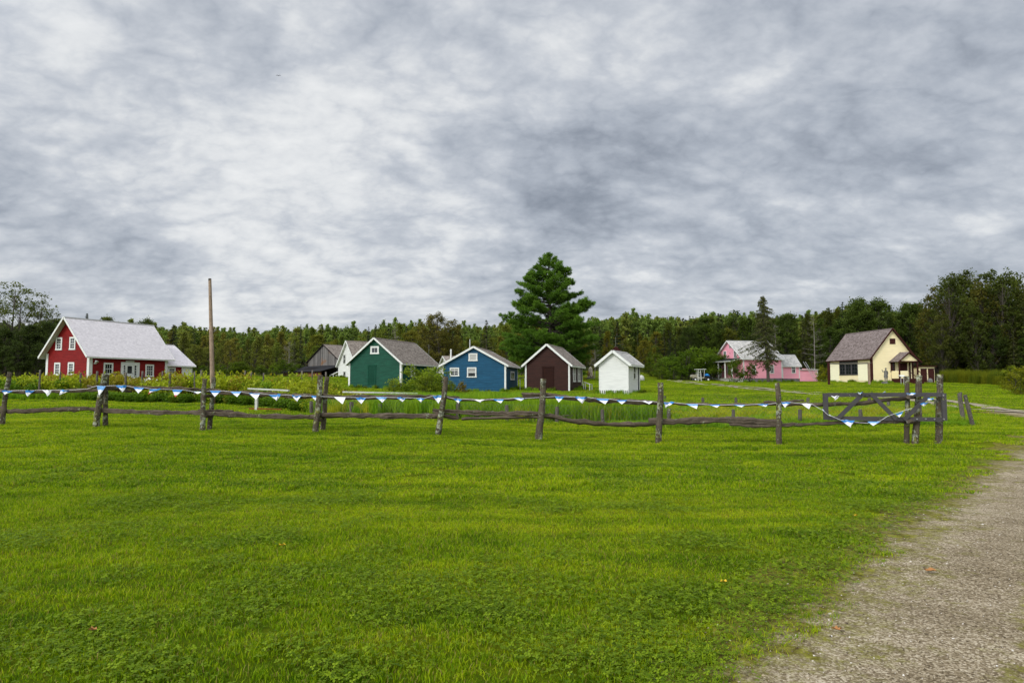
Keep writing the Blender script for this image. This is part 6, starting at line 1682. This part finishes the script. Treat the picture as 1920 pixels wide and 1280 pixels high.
# bronze statue of a standing figure with a raised arm
def figure_statue():
    b = on_ground(1661.5, 82.5); root = empty('statue', b, 'grey bronze statue of a standing figure with one arm raised, beside the cream porch', 'statue')
    me = bpy.data.meshes.new('figure')
    J = {'pel': (0, 0, 1.0), 'wai': (0, 0, 1.15), 'che': (0, -.02, 1.38), 'nec': (0, -.02, 1.53), 'hed': (0, -.03, 1.60), 'crn': (0, -.03, 1.74),
         'hl': (-.10, 0, .95), 'kl': (-.12, -.04, .52), 'al': (-.12, 0, .09), 'tl': (-.13, -.14, .04), 'hr': (.10, 0, .95), 'kr': (.12, -.02, .52), 'ar': (.12, .03, .09), 'tr': (.14, -.10, .04),
         'sl': (-.19, -.02, 1.44), 'el': (-.40, -.10, 1.36), 'wl': (-.55, -.22, 1.55), 'fl': (-.58, -.25, 1.64), 'sr': (.19, -.02, 1.44), 'er': (.25, -.02, 1.17), 'wr': (.14, -.17, 1.05), 'fr': (.08, -.2, 1.03)}
    Rr = {'pel': .165, 'wai': .15, 'che': .17, 'nec': .065, 'hed': .09, 'crn': .085, 'hl': .12, 'kl': .085, 'al': .055, 'tl': .045, 'hr': .12, 'kr': .085, 'ar': .055, 'tr': .045, 'sl': .075, 'el': .055, 'wl': .04, 'fl': .035, 'sr': .075, 'er': .06, 'wr': .042, 'fr': .035}
    E = [('pel', 'wai'), ('wai', 'che'), ('che', 'nec'), ('nec', 'hed'), ('hed', 'crn'), ('pel', 'hl'), ('hl', 'kl'), ('kl', 'al'), ('al', 'tl'), ('pel', 'hr'), ('hr', 'kr'), ('kr', 'ar'), ('ar', 'tr'), ('che', 'sl'), ('sl', 'el'), ('el', 'wl'), ('wl', 'fl'), ('che', 'sr'), ('sr', 'er'), ('er', 'wr'), ('wr', 'fr')]
    ks = list(J); me.from_pydata([J[k] for k in ks], [(ks.index(a), ks.index(c)) for a, c in E], [])
    o = bpy.data.objects.new('figure', me); COL.objects.link(o); o.parent = root; o.location = (0, 0, .06)
    sk = o.modifiers.new('skin', 'SKIN'); sk.use_smooth_shade = True
    me.skin_vertices.new() if not me.skin_vertices else None
    for i, k in enumerate(ks): me.skin_vertices[0].data[i].radius = (Rr[k], Rr[k] * .85)
    me.skin_vertices[0].data[0].use_root = True
    ss = o.modifiers.new('sub', 'SUBSURF'); ss.levels = 1; ss.render_levels = 1; me.materials.append(M['bronze'])
    coat = MB(); n = 12
    rings = [(1.46, .205, .13), (1.28, .20, .15), (1.05, .205, .165), (.85, .23, .19), (.66, .25, .21)]
    vs = [[coat.vert((rx * math.cos(6.283 * k / n), ry * math.sin(6.283 * k / n), z + .06)) for k in range(n)] for z, rx, ry in rings]
    for a_, b_ in zip(vs, vs[1:]):
        for k in range(n): coat.f.append([a_[k], b_[k], b_[(k + 1) % n], a_[(k + 1) % n]]); coat.m.append(0)
    coat.build('coat', M['bronze'], root, origin=Vector((0, 0, 0)), smooth=True)
    hat = MB(); hat.tube([(0, -.03, 1.78), (0, -.03, 1.80), (0, -.03, 1.82), (0, -.03, 1.90)], [.15, .15, .095, .08], 12); hat.build('hat', M['bronze'], root, origin=Vector((0, 0, 0)))
    ba = MB(); ba.abox((0, 0, .03), .45, .4, .03); ba.build('plinth', M['stone'], root, origin=Vector((0, 0, 0)))
    st = MB(); p = b + Vector((-.35, -.3, 0)); st.abox(p + Vector((0, 0, .12)), .25, .18, .12); q = st.build('stone_block', M['stone'], None, origin=p); tag(q, 'low pale stone block at the foot of the bronze statue', 'stone')
figure_statue()
# reading stand by the porch
root = empty('display_stand', on_ground(1692, 80), 'small white topped stand on two legs before the cream porch steps', 'stand')
c = P(1691.5, 704.5, 80); g_ = gz(c.x, c.y); mb = MB(); mb.box(c, (1, 0, 0), (0, .94, .34), (0, -.34, .94), .3, .22, .03); mb.build('panel', M['white'], root)
for s in (-.16, .16):
    mb = MB(); mb.bar(Vector((c.x + s, c.y, g_ - .05)), Vector((c.x + s, c.y, c.z - .03)), .05, .05); mb.build('leg', M['alu'], root)
# ladders leaning on the pink lean-to
w3, L3, za, zb_ = PINK3
for i, (x0, x1, y0, y1, l) in enumerate(((1522, 1506.5, 715, 678, 'aluminium ladder leaning left against the roof of the pink lean-to'), (1531, 1522, 715, 690, 'shorter aluminium ladder leaning on the pink lean-to, at its right end'))):
    b = w3.pt(w3.uv(x0, 700)[0], -.05, 1.0); t = w3.pt(w3.uv(x1, 700)[0], w3.uv((x0 + x1) / 2, y1)[1], .28); root = empty('ladder', b, l, 'ladder')
    for s in (-.19, .19):
        mb = MB(); mb.bar(b + w3.u * s, t + w3.u * s, .045, .05); mb.build('stringer', M['alu'], root)
    mb = MB(); n = int((t - b).length / .32)
    for k in range(1, n): q = b.lerp(t, k / n); mb.bar(q - w3.u * .17, q + w3.u * .17, .035, .035)
    mb.build('rungs', M['alu'], root)['kind'] = 'stuff'
# garden swing
def swing():
    b = on_ground(1292, 107); root = empty('garden_swing', b, 'weathered wooden garden swing frame left of the pink house', 'swing'); h = P(1292, 689, 107).z - b.z; wd = .95
    for s in (-1, 1):
        for e in (-1, 1):
            mb = MB(); mb.bar((s * wd * (1.25 if s < 0 else 1.1), e * .7, -.05), (s * wd * .8, e * .18, h), .11, .09); mb.build('leg', M['stake'], root, origin=Vector((0, 0, 0)))
    mb = MB()
    for e in (-1, 1): mb.bar((-wd * .95, e * .18, h), (wd * .95, e * .18, h), .09, .1)
    mb.bar((-wd * .85, -.25, h * .99), (-wd * .85, .25, h * .99), .08, .08); mb.build('top_beam', M['stake'], root, origin=Vector((0, 0, 0)))
    mb = MB(); mb.bar((-wd * 1.2, -.6, .06), (wd * 1.1, -.6, .06), .09, .1); mb.build('foot_rail', M['stake'], root, origin=Vector((0, 0, 0)))
    mb = MB(); mb.abox((0, 0, .45), .5, .22, .03); mb.abox((-.5, 0, .75), .03, .22, .28); mb.abox((.5, 0, .75), .03, .22, .28)
    mb.build('bench', M['stake'], root, origin=Vector((0, 0, 0)))
    mb = MB()
    for s in (-.45, .45): mb.bar((s, 0, .95), (s, 0, h), .06, .06)
    mb.build('hanger', M['stake'], root, origin=Vector((0, 0, 0)))
swing()
# utility cart
def cart():
    b = on_ground(1314, 101.5); root = empty('utility_cart', b, 'beige utility cart with a white canopy and a blue tarp in its bed', 'cart')
    O = Vector((0, 0, 0))
    mb = MB(); mb.abox((-.95, 0, .78), .42, .55, .2); mb.box((-1.3, 0, .72), (1, 0, 0), (0, 1, 0), Z, .14, .5, .14); mb.abox((-.1, 0, .5), 1.2, .5, .09); mb.build('body', M['khaki'], root, origin=O)
    mb = MB()
    for y in (-.28, .28): mb.tube([(-1.43, y, .8), (-1.47, y, .8)], .085, 10)
    mb.build('headlights', M['white'], root, origin=O)['kind'] = 'stuff'
    mb = MB()
    for x in (-.55, .35):
        for y in (-.52, .52): mb.bar((x, y, .6), (x + .08, y, 1.72), .045, .045)
    mb.bar((-.55, -.52, 1.1), (-.55, .52, 1.1), .04, .04); mb.build('canopy_frame', M['white'], root, origin=O)
    mb = MB(); mb.abox((-.05, 0, 1.76), .72, .62, .035); mb.build('canopy', M['white'], root, origin=O)
    mb = MB(); mb.abox((-.05, 0, .72), .28, .5, .1); mb.box((.22, 0, 1.02), (1, 0, .15), (0, 1, 0), (-.15, 0, 1), .06, .5, .28); mb.build('seat', M['black'], root, origin=O)
    mb = MB(); mb.abox((.95, 0, .62), .55, .55, .14); mb.build('cargo_bed', M['black'], root, origin=O)
    mb = MB(); mb.tube([(.5, 0, .80), (.7, 0, .86), (1.0, 0, .88), (1.3, 0, .78)], [.06, .2, .22, .07], 9, jit=.25); mb.build('tarp', M['tarp'], root, origin=O)
    for x in (-.95, .95):
        for y in (-.55, .55):
            mb = MB(); mb.tube([(x, y - .1, .26), (x, y + .1, .26)], .27, 16); wl = mb.build('wheel', M['black'], root, origin=O)
            mb = MB(); mb.tube([(x, y - .11, .26), (x, y + .11, .26)], .14, 12); mb.build('hub', M['white'], wl, origin=O)
cart()
b = on_ground(1311.5, 99.5); root = empty('step_ladder', b, 'white wooden step ladder standing before the utility cart', 'ladder'); h = P(1311, 694, 99.5).z - b.z
for s in (-1, 1):
    mb = MB(); mb.bar((s * .24, -.3, -.03), (s * .17, 0, h), .07, .05); mb.build('stringer', M['white_old'], root, origin=Vector((0, 0, 0)))
    mb = MB(); mb.bar((s * .24, .4, -.03), (s * .17, .03, h), .05, .04); mb.build('back_leg', M['white_old'], root, origin=Vector((0, 0, 0)))
for k in range(1, 5):
    f = k / 5; mb = MB(); mb.abox((0, -.3 * (1 - f), h * f), .2, .07, .025); mb.build('tread', M['white_old'], root, origin=Vector((0, 0, 0)))
# bench, rails round the brown shed
root = empty('handrail', on_ground(1100, 63), 'white handrail of a small ramp behind the brown shed, on its right side', 'rail')
pa = [(1094, 63.5, 716), (1097.5, 62.5, 717), (1105.5, 61.5, 720), (1110, 62, 721)]
tops = []
for px, Y, ty in pa:
    b = on_ground(px, Y); b.z = P(px, 733, Y).z; t = P(px, ty, Y); mb = MB(); mb.bar(b - Z * .1, t, .07, .07); mb.build('post', M['white_old'], root); tops.append(t)
mb = MB()
for a, b in zip(tops, tops[1:]): mb.bar(a, b, .08, .06)
mb.build('top_bar', M['white_old'], root)['kind'] = 'stuff'
root = empty('handrail', on_ground(972, 63), 'grey handrail in the gap between the blue and brown sheds', 'rail')
mb = MB(); mb.bar(P(968, 710, 63.5), P(987, 707, 63.5), .07, .06); mb.build('top_bar', M['stake'], root)
for px in (975, 984): b = P(px, 732, 63.5); mb = MB(); mb.bar(b - Z * .15, P(px, 709, 63.5), .07, .07); mb.build('post', M['white_old'], root)
# pale monument, round stone
b = on_ground(1107.5, 99); root = empty('monument', b, 'pale stone monument on the lawn between the brown and white sheds', 'monument'); h = P(1107, 687, 99).z - b.z
mb = MB(); mb.tube([(0, 0, 0), (0, 0, h * .3), (0, 0, h * .32), (0, 0, h * .8), (0, 0, h * .9), (0, 0, h)], [.42, .40, .32, .28, .2, .05], 8, jit=.12); mb.build('shaft', plain('pale_monument_stone', (.42, .36, .28), .9, var=.25), root, origin=Vector((0, 0, 0)))
mb = MB(); mb.abox((0, 0, .08), .6, .5, .1); mb.build('base', M['stone'], root, origin=Vector((0, 0, 0)))
b = on_ground(1202.5, 96); mb = MB(); mb.tube([b, b + Z * .35, b + Z * .65, b + Z * .8], [.5, .48, .34, .08], 10, jit=.1); o = mb.build('boulder', M['white_old'], None, origin=b, smooth=True); tag(o, 'round white boulder on the far lawn, right of the white shed', 'stone')
b = on_ground(1098.5, 98); red = broadleaf(500, H=1.4, cw=.8, base=.05, nclump=12, per=40, leaf=.09, clump=.35, trunks=2, kind='bush', name='flower_bush'); place(red, 1098, 98, None, 1.4, 'low bush with red flowers beside the pale monument', 'bush', None, (.9, .35, .35), 'flower_bush', 1.0, h=1.1)
# fallen leaves on the near lawn and road
def leaf_at(px, py, m, size, label):
    p = gp(px, py); mb = MB(); a = random.uniform(0, 6.28); pts = []
    for k in range(10):
        t = 2 * math.pi * k / 10; rr = size * (1.0 if k % 2 == 0 else .62); pts.append(Vector((math.cos(t + a) * rr, math.sin(t + a) * rr * .75, (.018 if k % 3 else .03))))
    c = Vector((0, 0, .012)); up = [p + q + Z * .022 for q in pts]; cc = p + c + Z * .022
    for i in range(10): mb.face([cc, up[i], up[(i + 1) % 10]]); mb.face([cc - Z * .002, up[(i + 1) % 10] - Z * .002, up[i] - Z * .002])
    o = mb.build('fallen_leaf', M[m], None, origin=p); tag(o, label, 'leaf')
leaf_at(529, 1029, 'leaf_yellow', .035, 'bright yellow fallen leaf alone on the near lawn'); leaf_at(1744, 1078, 'leaf_brown', .055, 'brown curled leaf on the gravel road'); leaf_at(1569, 1193, 'leaf_brown', .035, 'reddish leaf on the near gravel close to the grass edge')
leaf_at(174, 1193, 'leaf_brown', .03, 'brown leaf in the grass at the lower left'); leaf_at(1604, 972, 'leaf_yellow', .03, 'small yellow leaf in the grass left of the gravel road'); leaf_at(1357, 1101, 'leaf_yellow', .03, 'pale round seed head in the grass by the road edge')
# a bird in the sky
c = P(522, 142, 120); mb = MB(); 
for s in (-1, 1): mb.face([c, c + Vector((s * .22, -.03, .10)), c + Vector((s * .5, .05, .02)), c + Vector((s * .2, .12, .06))])
mb.tube([c + Vector((0, -.2, 0)), c, c + Vector((0, .22, .01))], [.02, .06, .02], 6); o = mb.build('bird', M['black'], None, origin=c); tag(o, 'tiny dark bird flying in the cloudy sky', 'bird')
